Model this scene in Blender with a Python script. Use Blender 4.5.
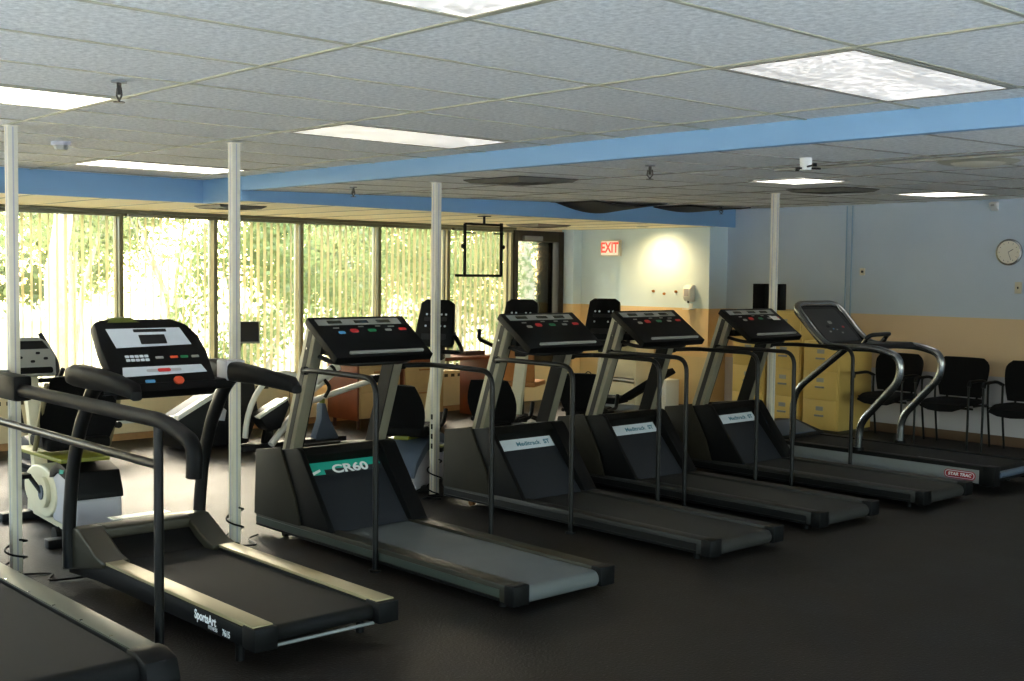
import bpy, bmesh, math, random
from mathutils import Vector, Matrix
random.seed(7)
for o in list(bpy.data.objects): bpy.data.objects.remove(o)
SC = bpy.context.scene
COL = SC.collection
R = math.radians

# ------------------------------------------------------------------ camera, world, sun, exposure
def make_camera():
    F, yaw, pitch, roll = 1195.62, 0.830428, 0.0571046, 0.0115194
    f = Vector((-math.sin(yaw)*math.cos(pitch), math.cos(yaw)*math.cos(pitch), -math.sin(pitch)))
    r = Vector((math.cos(yaw), math.sin(yaw), 0)); u = r.cross(f)
    r2 = r*math.cos(roll)+u*math.sin(roll); u2 = -r*math.sin(roll)+u*math.cos(roll)
    cd = bpy.data.cameras.new('camera'); cam = bpy.data.objects.new('camera', cd); COL.objects.link(cam)
    m = Matrix((( r2.x, u2.x, -f.x, 0), (r2.y, u2.y, -f.y, 0), (r2.z, u2.z, -f.z, 1.72), (0, 0, 0, 1)))
    cam.matrix_world = m
    cd.sensor_width = 36; cd.lens = F/1024*36; cd.clip_start = 0.05; cd.clip_end = 300
    SC.camera = cam
make_camera()
vs = SC.view_settings
SC.display_settings.display_device = 'sRGB'
vs.view_transform = 'Standard'; vs.look = 'None'; vs.exposure = 0.42; vs.gamma = 1; vs.use_curve_mapping = False

W = bpy.data.worlds.new('sky'); SC.world = W; W.use_nodes = True
nt = W.node_tree; nt.nodes.clear()
wo = nt.nodes.new('ShaderNodeOutputWorld'); bg = nt.nodes.new('ShaderNodeBackground'); sky = nt.nodes.new('ShaderNodeTexSky')
sky.sky_type = 'NISHITA'; sky.sun_disc = False; sky.sun_elevation = R(32); sky.sun_rotation = R(300)
sky.air_density = 1.2; sky.dust_density = 3.0
nt.links.new(sky.outputs[0], bg.inputs[0]); bg.inputs[1].default_value = 1.5
nt.links.new(bg.outputs[0], wo.inputs[0])

def sun():
    d = bpy.data.lights.new('sun', 'SUN'); d.energy = 14.0; d.angle = R(9); d.color = (1, .93, .80)
    o = bpy.data.objects.new('sun', d); COL.objects.link(o)
    v = Vector((.40, .70, -.60))
    o.rotation_euler = v.to_track_quat('-Z', 'Y').to_euler(); o.location = (-20, 0, 12)
sun()
for i, (y0, y1) in enumerate(((0.0, 4.2), (4.2, 8.4), (8.4, 11.6))):       # light portals in the window openings
    d = bpy.data.lights.new('window_portal', 'AREA'); d.shape = 'RECTANGLE'; d.size = 1.7; d.size_y = y1-y0
    o = bpy.data.objects.new('window_portal', d); COL.objects.link(o)
    o.location = (-11.72, (y0+y1)/2, 1.42); o.rotation_euler = (0, R(-90), 0)
    d.cycles.is_portal = True
for loc, rot, sx, sy in (((-3.2, -3.06, 1.35), (R(90), 0, 0), 11.6, 1.9), ((3.06, 4.4, 1.2), (0, R(90), 0), 1.6, 14.0)):     # portals of the unseen windows added for fill light
    d = bpy.data.lights.new('window_portal', 'AREA'); d.shape = 'RECTANGLE'; d.size = sx; d.size_y = sy
    o = bpy.data.objects.new('window_portal', d); COL.objects.link(o); o.location = loc; o.rotation_euler = rot
    d.cycles.is_portal = True

# ------------------------------------------------------------------ materials
MT = {}
def lin(c):
    return tuple(((v/255)/12.92 if v/255 <= .04045 else ((v/255+.055)/1.055)**2.4) for v in c)
def mat(name, rgb, rough=.5, metal=0.0, noise=0.0, nscale=20, bump=0.0, bscale=60, spec=.5, emit=0.0, coat=0.0):
    m = bpy.data.materials.new(name); m.use_nodes = True; t = m.node_tree; b = t.nodes['Principled BSDF']
    c = lin(rgb)+(1,)
    b.inputs['Base Color'].default_value = c; b.inputs['Roughness'].default_value = rough
    b.inputs['Metallic'].default_value = metal; b.inputs['Specular IOR Level'].default_value = spec
    if coat: b.inputs['Coat Weight'].default_value = coat
    tc = t.nodes.new('ShaderNodeTexCoord')
    if noise:
        n = t.nodes.new('ShaderNodeTexNoise'); n.inputs['Scale'].default_value = nscale; n.inputs['Detail'].default_value = 5
        t.links.new(tc.outputs['Object'], n.inputs['Vector'])
        mx = t.nodes.new('ShaderNodeMix'); mx.data_type = 'RGBA'
        mx.inputs[6].default_value = tuple(v*(1-noise) for v in c[:3])+(1,); mx.inputs[7].default_value = tuple(min(1, v*(1+noise)) for v in c[:3])+(1,)
        t.links.new(n.outputs[0], mx.inputs[0]); t.links.new(mx.outputs[2], b.inputs['Base Color'])
    if bump:
        n2 = t.nodes.new('ShaderNodeTexNoise'); n2.inputs['Scale'].default_value = bscale; n2.inputs['Detail'].default_value = 4
        t.links.new(tc.outputs['Object'], n2.inputs['Vector'])
        bp = t.nodes.new('ShaderNodeBump'); bp.inputs['Strength'].default_value = bump; bp.inputs['Distance'].default_value = .01
        t.links.new(n2.outputs[0], bp.inputs['Height']); t.links.new(bp.outputs[0], b.inputs['Normal'])
    if emit:
        b.inputs['Emission Color'].default_value = c; b.inputs['Emission Strength'].default_value = emit
    MT[name] = m; return m
mat('black_plastic', (9, 9, 10), .5, spec=.16, noise=.15, nscale=30)
mat('black_satin', (11, 11, 12), .38, spec=.35, noise=.1)
mat('black_paint', (8, 8, 9), .38, spec=.3, noise=.1, coat=.0)
mat('dark_grey', (20, 20, 22), .5, spec=.3, noise=.15)
mat('slope_grey', (30, 32, 37), .6, spec=.3, noise=.12, nscale=40, bump=.1)
mat('hood_brown', (12, 11, 9), .6, spec=.15, noise=.15)
mat('hood_olive', (40, 36, 27), .6, noise=.15, spec=.2)
mat('rail_black', (12, 12, 12), .45, spec=.3)
mat('rail_taupe', (50, 46, 35), .4, noise=.1, metal=.3)
mat('upright_taupe', (142, 137, 118), .42, metal=.35, noise=.08)
mat('groove_dark', (22, 20, 16), .5)
mat('belt_black', (8, 8, 8), .7, spec=.25, noise=.25, nscale=9, bump=.25, bscale=260)
mat('belt_grey', (92, 95, 94), .65, spec=.3, noise=.14, nscale=6, bump=.2, bscale=260)
mat('belt_mid', (44, 42, 39), .65, spec=.3, noise=.2, nscale=6, bump=.2, bscale=260)
mat('step_gold', (150, 138, 104), .38, metal=.35, noise=.1, nscale=15)
mat('step_olive', (84, 86, 74), .42, metal=.2, noise=.1)
mat('strip_green', (66, 74, 66), .35, metal=.3)
mat('silver', (150, 152, 154), .26, metal=1.0)
mat('silver_paint', (128, 130, 130), .45, metal=.2, noise=.06)
mat('chrome', (220, 220, 222), .12, metal=1.0)
mat('decal_white', (206, 212, 220), .5, noise=.04)
mat('decal_teal', (26, 160, 140), .5)
mat('ink_white', (235, 235, 235), .5)
mat('ink_blue', (70, 120, 140), .5)
mat('ink_dark', (30, 32, 36), .5)
mat('red', (200, 40, 40), .4)
mat('dark_red', (150, 20, 28), .4)
mat('orange', (220, 80, 40), .4)
mat('green', (30, 130, 80), .4)
mat('blue', (80, 150, 200), .4)
mat('panel_silver', (150, 150, 142), .45)
mat('screen', (8, 9, 9), .3)
mat('lcd', (50, 52, 34), .2)
mat('post_white', (216, 210, 190), .45, noise=.05)
mat('cream', (214, 206, 178), .45, noise=.05)
mat('light_grey', (176, 174, 180), .5, noise=.05)
mat('blue_grey', (72, 84, 100), .45)
mat('lime', (112, 116, 22), .45)
mat('olive_cap', (84, 92, 30), .5)
mat('fabric_black', (8, 8, 10), .85, spec=.2, noise=.3, nscale=80, bump=.3, bscale=300)
mat('white_paint', (225, 224, 216), .4, noise=.04)
mat('oak', (196, 160, 106), .5, noise=.15, nscale=8)
mat('red_wood', (122, 62, 34), .45, noise=.25, nscale=9)
mat('brown_base', (104, 80, 60), .5)
mat('dark_wood', (60, 30, 20), .4, noise=.25, nscale=9)
mat('bounce_floor', (234, 237, 242), .5, noise=.05)  # for the added floor that bounces light upward
mat('paper', (235, 235, 228), .7)
mat('cabinet_beige', (208, 176, 98), .45, noise=.04)
mat('seam_dark', (70, 60, 40), .6)
mat('aluminium', (120, 118, 96), .4, metal=.5)
mat('bronze_frame', (52, 46, 38), .4, metal=.4)
mat('heater_cream', (224, 206, 166), .5, noise=.05)
mat('wood_base', (170, 128, 84), .5, noise=.2)
mat('paint_blue', (122, 162, 196), .6, noise=.03, nscale=3)
mat('grid_white', (164, 160, 138), .45)
mat('grid_dark', (138, 134, 122), .5)
mat('vent_dark', (112, 108, 96), .6, noise=.3)
mat('dark_matte', (22, 19, 16), .9, noise=.4, nscale=6)  # soot behind the vent louvres, dark tone of the bowed tiles
mat('tan_leather', (176, 116, 60), .5, noise=.2)
mat('brass', (170, 120, 70), .3, metal=.8)
mat('clock_face', (214, 208, 190), .3)
mat('plate_beige', (196, 190, 166), .5)
mat('exit_red', (225, 70, 50), .5, emit=.9)
mat('exit_face', (235, 225, 205), .5, emit=.35)
mat('bark', (176, 164, 144), .9, noise=.4, nscale=12, bump=.6, bscale=20)
mat('ground_cool', (226, 230, 236), .9, noise=.1, nscale=2)
mat('ground_out', (212, 198, 156), .9, noise=.15, nscale=2)

def leaf_mat(name, rgb):
    m = mat(name, rgb, .5, noise=.35, nscale=3); t = m.node_tree; b = t.nodes['Principled BSDF']
    tr = t.nodes.new('ShaderNodeBsdfTranslucent'); tr.inputs[0].default_value = lin((132, 142, 92))+(1,)
    ms = t.nodes.new('ShaderNodeMixShader'); ms.inputs[0].default_value = .45
    out = t.nodes['Material Output']
    t.links.new(b.outputs[0], ms.inputs[1]); t.links.new(tr.outputs[0], ms.inputs[2]); t.links.new(ms.outputs[0], out.inputs[0])
leaf_mat('leaf_green', (92, 112, 64)); leaf_mat('leaf_deep', (56, 74, 44)); leaf_mat('leaf_pale', (128, 138, 96))

def slat_mat():
    m = mat('blind_sheer', (220, 210, 168), .8); t = m.node_tree; b = t.nodes['Principled BSDF']
    tr = t.nodes.new('ShaderNodeBsdfTranslucent'); tr.inputs[0].default_value = lin((226, 216, 168))+(1,)
    tp = t.nodes.new('ShaderNodeBsdfTransparent')
    m1 = t.nodes.new('ShaderNodeMixShader'); m1.inputs[0].default_value = .55
    m2 = t.nodes.new('ShaderNodeMixShader'); m2.inputs[0].default_value = .16
    out = t.nodes['Material Output']
    t.links.new(b.outputs[0], m1.inputs[1]); t.links.new(tr.outputs[0], m1.inputs[2])
    t.links.new(m1.outputs[0], m2.inputs[1]); t.links.new(tp.outputs[0], m2.inputs[2]); t.links.new(m2.outputs[0], out.inputs[0])
slat_mat()
def glass_mat():
    m = bpy.data.materials.new('glass'); m.use_nodes = True; t = m.node_tree; t.nodes.clear()
    out = t.nodes.new('ShaderNodeOutputMaterial'); tp = t.nodes.new('ShaderNodeBsdfTransparent'); gl = t.nodes.new('ShaderNodeBsdfGlossy')
    tp.inputs[0].default_value = (.93, .95, .93, 1); gl.inputs['Roughness'].default_value = .02
    fr = t.nodes.new('ShaderNodeFresnel'); fr.inputs[0].default_value = 1.45
    ms = t.nodes.new('ShaderNodeMixShader'); t.links.new(fr.outputs[0], ms.inputs[0]); t.links.new(tp.outputs[0], ms.inputs[1]); t.links.new(gl.outputs[0], ms.inputs[2])
    t.links.new(ms.outputs[0], out.inputs[0]); MT['glass'] = m
glass_mat()
def band_mat(name, bands, rough=.6):
    """wall paint in horizontal bands; bands = [(z_from, rgb), ...]"""
    m = mat(name, (200, 200, 200), rough); t = m.node_tree; b = t.nodes['Principled BSDF']
    ge = t.nodes.new('ShaderNodeNewGeometry'); sp = t.nodes.new('ShaderNodeSeparateXYZ'); t.links.new(ge.outputs['Position'], sp.inputs[0])
    mr = t.nodes.new('ShaderNodeMath'); mr.operation = 'DIVIDE'; mr.inputs[1].default_value = 3.0; t.links.new(sp.outputs[2], mr.inputs[0])
    cr = t.nodes.new('ShaderNodeValToRGB'); cr.color_ramp.interpolation = 'CONSTANT'
    e = cr.color_ramp.elements
    e[0].position = 0; e[0].color = lin(bands[0][1])+(1,)
    e[1].position = bands[1][0]/3; e[1].color = lin(bands[1][1])+(1,)
    for z, c in bands[2:]:
        k = e.new(z/3); k.color = lin(c)+(1,)
    t.links.new(mr.outputs[0], cr.inputs[0])
    n = t.nodes.new('ShaderNodeTexNoise'); n.inputs['Scale'].default_value = 1.3; n.inputs['Detail'].default_value = 6
    t.links.new(ge.outputs['Position'], n.inputs['Vector'])
    hs = t.nodes.new('ShaderNodeHueSaturation'); ma = t.nodes.new('ShaderNodeMath'); ma.operation = 'MULTIPLY_ADD'; ma.inputs[1].default_value = .22; ma.inputs[2].default_value = .89
    t.links.new(n.outputs[0], ma.inputs[0]); t.links.new(ma.outputs[0], hs.inputs['Value']); t.links.new(cr.outputs[0], hs.inputs['Color'])
    t.links.new(hs.outputs[0], b.inputs['Base Color'])
    n2 = t.nodes.new('ShaderNodeTexNoise'); n2.inputs['Scale'].default_value = 60; t.links.new(ge.outputs['Position'], n2.inputs['Vector'])
    bp = t.nodes.new('ShaderNodeBump'); bp.inputs['Strength'].default_value = .15; bp.inputs['Distance'].default_value = .01
    t.links.new(n2.outputs[0], bp.inputs['Height']); t.links.new(bp.outputs[0], b.inputs['Normal'])
band_mat('wall_far_paint', [(0, (190, 186, 190)), (.70, (212, 184, 146)), (1.30, (180, 193, 204))])
band_mat('wall_nook_lit', [(0, (206, 184, 140)), (.70, (216, 186, 136)), (1.30, (204, 222, 228))])  # nook bands lightened, the light on that wall is put into the paint
def ceil_mat():
    m = mat('ceiling_tile', (196, 196, 192), .85); t = m.node_tree; b = t.nodes['Principled BSDF']
    ge = t.nodes.new('ShaderNodeNewGeometry')
    n = t.nodes.new('ShaderNodeTexNoise'); n.inputs['Scale'].default_value = 38; n.inputs['Detail'].default_value = 5; n.inputs['Roughness'].default_value = .7
    t.links.new(ge.outputs['Position'], n.inputs['Vector'])
    cr = t.nodes.new('ShaderNodeValToRGB'); cr.color_ramp.elements[0].position = .3; cr.color_ramp.elements[0].color = lin((190, 190, 187))+(1,)
    cr.color_ramp.elements[1].position = .7; cr.color_ramp.elements[1].color = lin((244, 244, 241))+(1,)
    t.links.new(n.outputs[0], cr.inputs[0]); t.links.new(cr.outputs[0], b.inputs['Base Color'])
    bp = t.nodes.new('ShaderNodeBump'); bp.inputs['Strength'].default_value = .5; bp.inputs['Distance'].default_value = .006
    t.links.new(n.outputs[0], bp.inputs['Height']); t.links.new(bp.outputs[0], b.inputs['Normal'])
ceil_mat()
mat('soffit_warm_lit', (246, 236, 200), .85, noise=.05, nscale=30)  # soffit tile with the warm window light put into its colour
def floor_mat():
    m = mat('rubber_floor', (26, 25, 25), .42, spec=.25); t = m.node_tree; b = t.nodes['Principled BSDF']
    ge = t.nodes.new('ShaderNodeNewGeometry')
    n = t.nodes.new('ShaderNodeTexNoise'); n.inputs['Scale'].default_value = 1.4; n.inputs['Detail'].default_value = 8; n.inputs['Roughness'].default_value = .65
    n2 = t.nodes.new('ShaderNodeTexNoise'); n2.inputs['Scale'].default_value = 70; n2.inputs['Detail'].default_value = 3
    for k in (n, n2): t.links.new(ge.outputs['Position'], k.inputs['Vector'])
    cr = t.nodes.new('ShaderNodeValToRGB'); cr.color_ramp.elements[0].position = .35; cr.color_ramp.elements[0].color = lin((15, 11, 8))+(1,)
    cr.color_ramp.elements[1].position = .75; cr.color_ramp.elements[1].color = lin((42, 34, 27))+(1,)
    t.links.new(n.outputs[0], cr.inputs[0])
    c2 = t.nodes.new('ShaderNodeValToRGB'); c2.color_ramp.elements[0].position = .62; c2.color_ramp.elements[0].color = (0, 0, 0, 1); c2.color_ramp.elements[1].position = .72; c2.color_ramp.elements[1].color = (.04, .04, .042, 1)
    t.links.new(n2.outputs[0], c2.inputs[0])
    ad = t.nodes.new('ShaderNodeMix'); ad.data_type = 'RGBA'; ad.blend_type = 'ADD'; ad.inputs[0].default_value = 1
    t.links.new(cr.outputs[0], ad.inputs[6]); t.links.new(c2.outputs[0], ad.inputs[7]); t.links.new(ad.outputs[2], b.inputs['Base Color'])
    mr = t.nodes.new('ShaderNodeMath'); mr.operation = 'MULTIPLY_ADD'; mr.inputs[1].default_value = .25; mr.inputs[2].default_value = .42
    t.links.new(n.outputs[0], mr.inputs[0]); t.links.new(mr.outputs[0], b.inputs['Roughness'])
    bp = t.nodes.new('ShaderNodeBump'); bp.inputs['Strength'].default_value = .6; bp.inputs['Distance'].default_value = .006
    t.links.new(n2.outputs[0], bp.inputs['Height']); t.links.new(bp.outputs[0], b.inputs['Normal'])
floor_mat()
def lens_mat(name, strength, lo, col):
    m = mat(name, (230, 230, 225), .35); t = m.node_tree; b = t.nodes['Principled BSDF']
    ge = t.nodes.new('ShaderNodeNewGeometry'); n = t.nodes.new('ShaderNodeTexVoronoi'); n.inputs['Scale'].default_value = 32
    n2 = t.nodes.new('ShaderNodeTexNoise'); n2.inputs['Scale'].default_value = 3
    mp = t.nodes.new('ShaderNodeMapping'); mp.inputs['Scale'].default_value = (3, .7, 1)
    t.links.new(ge.outputs['Position'], n.inputs['Vector']); t.links.new(ge.outputs['Position'], mp.inputs[0]); t.links.new(mp.outputs[0], n2.inputs['Vector'])
    m1 = t.nodes.new('ShaderNodeMath'); m1.operation = 'MULTIPLY_ADD'; m1.inputs[1].default_value = 1.5*strength*(1-lo); m1.inputs[2].default_value = strength*lo
    mm = t.nodes.new('ShaderNodeMath'); mm.operation = 'MULTIPLY'
    t.links.new(n.outputs['Distance'], mm.inputs[0]); t.links.new(n2.outputs[0], mm.inputs[1])
    ms = t.nodes.new('ShaderNodeMath'); ms.operation = 'MULTIPLY'; ms.inputs[1].default_value = 3; t.links.new(mm.outputs[0], ms.inputs[0])
    t.links.new(ms.outputs[0], m1.inputs[0]); t.links.new(m1.outputs[0], b.inputs['Emission Strength'])
    b.inputs['Emission Color'].default_value = col+(1,)
lens_mat('light_lens', 2.2, .35, (1, .95, .86)); lens_mat('light_lens_dim', .40, .10, (1, .95, .90))

# ------------------------------------------------------------------ mesh builder
class MB:
    def __init__(s): s.v = []; s.f = []
    def add(s, vs_, fs):
        k = len(s.v); s.v += [tuple(v) for v in vs_]; s.f += [tuple(i+k for i in f) for f in fs]; return s
    def box(s, x0, x1, y0, y1, z0, z1):
        vs_ = [(x, y, z) for x in (x0, x1) for y in (y0, y1) for z in (z0, z1)]
        return s.add(vs_, [(0, 1, 3, 2), (4, 6, 7, 5), (0, 4, 5, 1), (2, 3, 7, 6), (0, 2, 6, 4), (1, 5, 7, 3)])
    def prism(s, pts, a0, a1, axis='y'):
        def P(p, a):
            if axis == 'y': return (p[0], a, p[1])
            if axis == 'x': return (a, p[0], p[1])
            return (p[0], p[1], a)
        n = len(pts); vs_ = [P(p, a0) for p in pts]+[P(p, a1) for p in pts]
        fs = [tuple(range(n)), tuple(range(2*n-1, n-1, -1))]+[(i, (i+1) % n, n+(i+1) % n, n+i) for i in range(n)]
        return s.add(vs_, fs)
    def tube(s, path, r, n=12, rb=None, cap=True):
        """tube along a path; r radius or list; rb = second half-axis for oval section (vertical-ish)"""
        P = [Vector(p) for p in path]; m = len(P); rs = r if isinstance(r, (list, tuple)) else [r]*m
        T = []
        for i in range(m):
            a = P[i]-P[i-1] if i > 0 else P[1]-P[0]; b = P[i+1]-P[i] if i < m-1 else P[-1]-P[-2]
            T.append((a.normalized()+b.normalized()).normalized())
        ref = Vector((0, 0, 1)) if abs(T[0].z) < .9 else Vector((0, 1, 0))
        N = (ref-T[0]*ref.dot(T[0])).normalized(); vs_ = []
        for i in range(m):
            N = (N-T[i]*N.dot(T[i])).normalized(); B = T[i].cross(N)
            for k in range(n):
                a = 2*math.pi*k/n; vs_.append(P[i]+N*math.cos(a)*rs[i]+B*math.sin(a)*(rs[i] if rb is None else rb))
        fs = [(i*n+k, i*n+(k+1) % n, (i+1)*n+(k+1) % n, (i+1)*n+k) for i in range(m-1) for k in range(n)]
        if cap: fs += [tuple(range(n)), tuple(range((m-1)*n, m*n))]
        return s.add(vs_, fs)
    def bar(s, a, b, w, h, up=(0, 0, 1)):
        """rectangular bar from a to b, w across, h along 'up'"""
        a = Vector(a); b = Vector(b); t = (b-a).normalized(); u = Vector(up); u = (u-t*u.dot(t)).normalized(); c = t.cross(u)
        vs_ = [p+c*sx*w/2+u*sz*h/2 for p in (a, b) for sx, sz in ((-1, -1), (1, -1), (1, 1), (-1, 1))]
        return s.add(vs_, [(0, 1, 2, 3), (7, 6, 5, 4), (0, 4, 5, 1), (1, 5, 6, 2), (2, 6, 7, 3), (3, 7, 4, 0)])
    def cyl(s, c, r, h, axis='z', n=24, r2=None):
        c = Vector(c); d = {'x': Vector((1, 0, 0)), 'y': Vector((0, 1, 0)), 'z': Vector((0, 0, 1))}[axis]
        return s.tube([c-d*h/2, c+d*h/2], [r, r if r2 is None else r2], n)
    def rings(s, rings):
        n = len(rings[0]); vs_ = [v for q in rings for v in q]
        fs = [(i*n+k, i*n+(k+1) % n, (i+1)*n+(k+1) % n, (i+1)*n+k) for i in range(len(rings)-1) for k in range(n)]
        fs += [tuple(range(n)), tuple(range((len(rings)-1)*n, len(rings)*n))]
        return s.add(vs_, fs)
    def xf(s, m):
        s.v = [tuple(m @ Vector(v)) for v in s.v]; return s
    def build(s, name, material, parent=None, bev=0.0, smooth=True, seg=2):
        me = bpy.data.meshes.new(name); me.from_pydata(s.v, [], s.f)
        bm = bmesh.new(); bm.from_mesh(me); bmesh.ops.recalc_face_normals(bm, faces=bm.faces)
        if bev:
            es = [e for e in bm.edges if len(e.link_faces) == 2 and e.calc_face_angle(0) > R(28)]
            bmesh.ops.bevel(bm, geom=es, offset=bev, segments=seg, profile=.6, affect='EDGES', clamp_overlap=True)
        bm.to_mesh(me); bm.free()
        if smooth:
            me.shade_smooth(); me.set_sharp_from_angle(angle=R(38))
        me.materials.append(MT[material] if isinstance(material, str) else material)
        o = bpy.data.objects.new(name, me); COL.objects.link(o)
        if parent: o.parent = parent
        return o

def tag(o, label=None, cat=None, group=None, kind=None):
    if label: o['label'] = label
    if cat: o['category'] = cat
    if group: o['group'] = group
    if kind: o['kind'] = kind
    return o
def thing(name, label, cat, loc=(0, 0, 0), rz=0, group=None):
    o = bpy.data.objects.new(name, None); COL.objects.link(o); o.location = loc; o.rotation_euler = (0, 0, rz); o.empty_display_size = .1
    return tag(o, label, cat, group)
def copy_tree(o, parent=None):
    c = o.copy(); COL.objects.link(c); c.parent = parent
    for ch in list(o.children): copy_tree(ch, c)
    return c
def struct(mb, name, material, bev=0, parent=None):
    o = mb.build(name, material, parent, bev)
    if parent is None: o['kind'] = 'structure'
    return o
def bend(pts, rad=.06, n=6):
    """round the corners of a polyline"""
    P = [Vector(p) for p in pts]; out = [P[0]]
    for i in range(1, len(P)-1):
        a = P[i-1]-P[i]; b = P[i+1]-P[i]; r = min(rad, a.length*.49, b.length*.49)
        p0 = P[i]+a.normalized()*r; p2 = P[i]+b.normalized()*r
        for k in range(n+1):
            t = k/n; out.append(p0*(1-t)**2+P[i]*2*t*(1-t)+p2*t*t)
    out.append(P[-1]); return out
def rrect(w, h, r, n=5, cx=0, cy=0):
    pts = []
    for (sx, sy, a0) in ((1, 1, 0), (-1, 1, 90), (-1, -1, 180), (1, -1, 270)):
        for k in range(n+1):
            a = R(a0+90*k/n); pts.append((cx+sx*(w/2-r)+r*math.cos(a), cy+sy*(h/2-r)+r*math.sin(a)))
    return pts
def plate(name, pts, th, material, parent, m, bev=0):
    """flat extruded outline (x,y) in a local frame m, thickness along +z"""
    return MB().prism(pts, 0, th, 'z').xf(m).build(name, material, parent, bev)
def frame(origin, xdir, ydir):
    x = Vector(xdir).normalized(); y = Vector(ydir); y = (y-x*y.dot(x)).normalized(); z = x.cross(y); o = Vector(origin)
    return Matrix(((x.x, y.x, z.x, o.x), (x.y, y.y, z.y, o.y), (x.z, y.z, z.z, o.z), (0, 0, 0, 1)))
def text(s, size, material, parent, m, name='lettering', bold=0.0, shear=0, label=None, ext=.0006, sx=1.0):
    c = bpy.data.curves.new('t', 'FONT'); c.body = s; c.size = size; c.extrude = ext; c.offset = bold; c.shear = shear; c.align_x = 'CENTER'; c.align_y = 'CENTER'
    o = bpy.data.objects.new('t', c); COL.objects.link(o)
    bpy.context.view_layer.update()
    me = bpy.data.meshes.new_from_object(o.evaluated_get(bpy.context.evaluated_depsgraph_get()))
    bpy.data.objects.remove(o); me.name = name
    me.transform(m @ Matrix.Diagonal((sx, 1, 1, 1))); me.materials.clear(); me.materials.append(MT[material])
    q = bpy.data.objects.new(name, me); COL.objects.link(q); q.parent = parent
    if label: q['label'] = label
    return q

# ------------------------------------------------------------------ room shell
XW, YB = -11.6, 11.95                 # window wall, clock wall
XE, YN = 3.0, -3.0                    # east and near walls (behind the camera)
struct(MB().box(XW-.2, XE, YN, YB+.1, -.2, 0), 'floor', 'rubber_floor')
struct(MB().box(-9.70, XE, YN, 5.16, 2.50, 2.56), 'ceiling', 'ceiling_tile')
def zc(y): return 2.2818+.02*y        # the old ceiling beyond the step rises slowly towards the clock wall
def far_ceiling():
    m = MB(); m.prism([(5.16, zc(5.16)), (YB+.05, zc(YB+.05)), (YB+.05, 2.62), (5.16, 2.62)], -9.05, XE, 'x')
    struct(m, 'ceiling_far', 'ceiling_tile')
far_ceiling()
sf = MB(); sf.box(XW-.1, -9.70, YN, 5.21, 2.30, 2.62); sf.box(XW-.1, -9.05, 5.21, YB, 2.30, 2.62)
struct(sf, 'ceiling_soffit', 'soffit_warm_lit')
b = MB(); b.box(-9.715, -9.695, YN, 5.14, 2.297, 2.5); struct(b, 'trim_1', 'paint_blue')
b = MB(); b.box(-9.065, -9.035, 5.16, YB, 2.297, 2.56); struct(b, 'trim_2', 'paint_blue')
b = MB(); b.box(-9.030, XE, 5.14, 5.20, zc(5.16)-.004, 2.505); b.box(-9.715, -9.030, 5.14, 5.218, 2.296, 2.5); struct(b, 'trim_3', 'paint_blue', .003)
# ceiling grids
g = MB()
xs = [-2.25-.61*k for k in range(-8, 13)]; ys = [2.41+1.22*k for k in range(-4, 3)]
for x in xs:
    if -9.69 < x < XE: g.box(x-.0085, x+.0085, YN, 5.14, 2.4955, 2.503)
for y in ys: g.box(-9.69, XE, y-.010, y+.010, 2.4945, 2.503)
struct(g, 'trim_4', 'grid_white')
g = MB()
for x in xs:
    if -9.0 < x < XE: g.prism([(5.2, zc(5.2)-.004), (YB, zc(YB)-.004), (YB, zc(YB)+.004), (5.2, zc(5.2)+.004)], x-.008, x+.008, 'x')
for y in (6.35, 7.57, 8.79, 10.01, 11.23): g.box(-9.03, XE, y-.009, y+.009, zc(y)-.005, zc(y)+.01)
struct(g, 'trim_5', 'grid_dark')
g = MB()
for y in [5.5+.61*k for k in range(-13, 11)]: g.box(XW, -9.72 if y < 5.2 else -9.08, y-.008, y+.008, 2.296, 2.302)
struct(g, 'trim_6', 'grid_white')

struct(MB().box(-9.15, XE, YB, YB+.12, 0, 2.62), 'wall_far', 'wall_far_paint')
wr = MB(); wr.box(XE, XE+.12, YN, YB, 0, .4); wr.box(XE, XE+.12, YN, YB, 2.0, 2.6); wr.box(XE, XE+.12, YN, -2.6, .4, 2.3); wr.box(XE, XE+.12, 11.4, YB, .4, 2.3)
for k in range(6): wr.box(XE, XE+.12, -.4+2*k-.03, -.4+2*k+.03, .4, 2.3)
struct(wr, 'wall_right', 'wall_far_paint')
wn = MB(); wn.box(XW, XE, YN-.12, YN, 0, .4); wn.box(XW, XE, YN-.12, YN, 2.3, 2.6); wn.box(XW, -9, YN-.12, YN, .4, 2.3); wn.box(2.6, XE, YN-.12, YN, .4, 2.3)
for k in range(5): wn.box(-7.1+1.95*k-.03, -7.1+1.95*k+.03, YN-.12, YN, .4, 2.3)
struct(wn, 'wall_near', 'wall_far_paint')
struct(MB().box(XE+.05, XE+.06, -2.6, 11.4, .4, 2.3), 'window_20', 'glass')  # unseen window added at right to let in fill light
struct(MB().box(-9, 2.6, YN-.06, YN-.05, .4, 2.3), 'window_21', 'glass')  # unseen window added behind the camera, lets sun and sky brighten the ceiling
struct(MB().box(-1.0, XE, YN, 9.0, 0, .004), 'floor_bounce_right', 'bounce_floor'); struct(MB().box(-9.0, -1.0, YN, .6, 0, .004), 'floor_bounce_near', 'bounce_floor')  # unseen pale floor added to throw light up at the ceiling
n = MB(); n.box(-10.62, -9.15, 11.60, YB+.12, 0, 2.30); n.box(XW-.15, -10.62, 11.66, YB+.12, 0, 2.3); n.box(XW-.02, XW+.22, 11.50, 11.66, 0, 2.3)
struct(n, 'wall_nook', 'wall_nook_lit')
struct(MB().box(-9.14, XE, YB-.014, YB, 0, .10), 'baseboard_far', 'brown_base', .003)
struct(MB().box(-10.6, -9.16, 11.586, 11.6, 0, .10), 'baseboard_nook', 'brown_base', .003)

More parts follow.
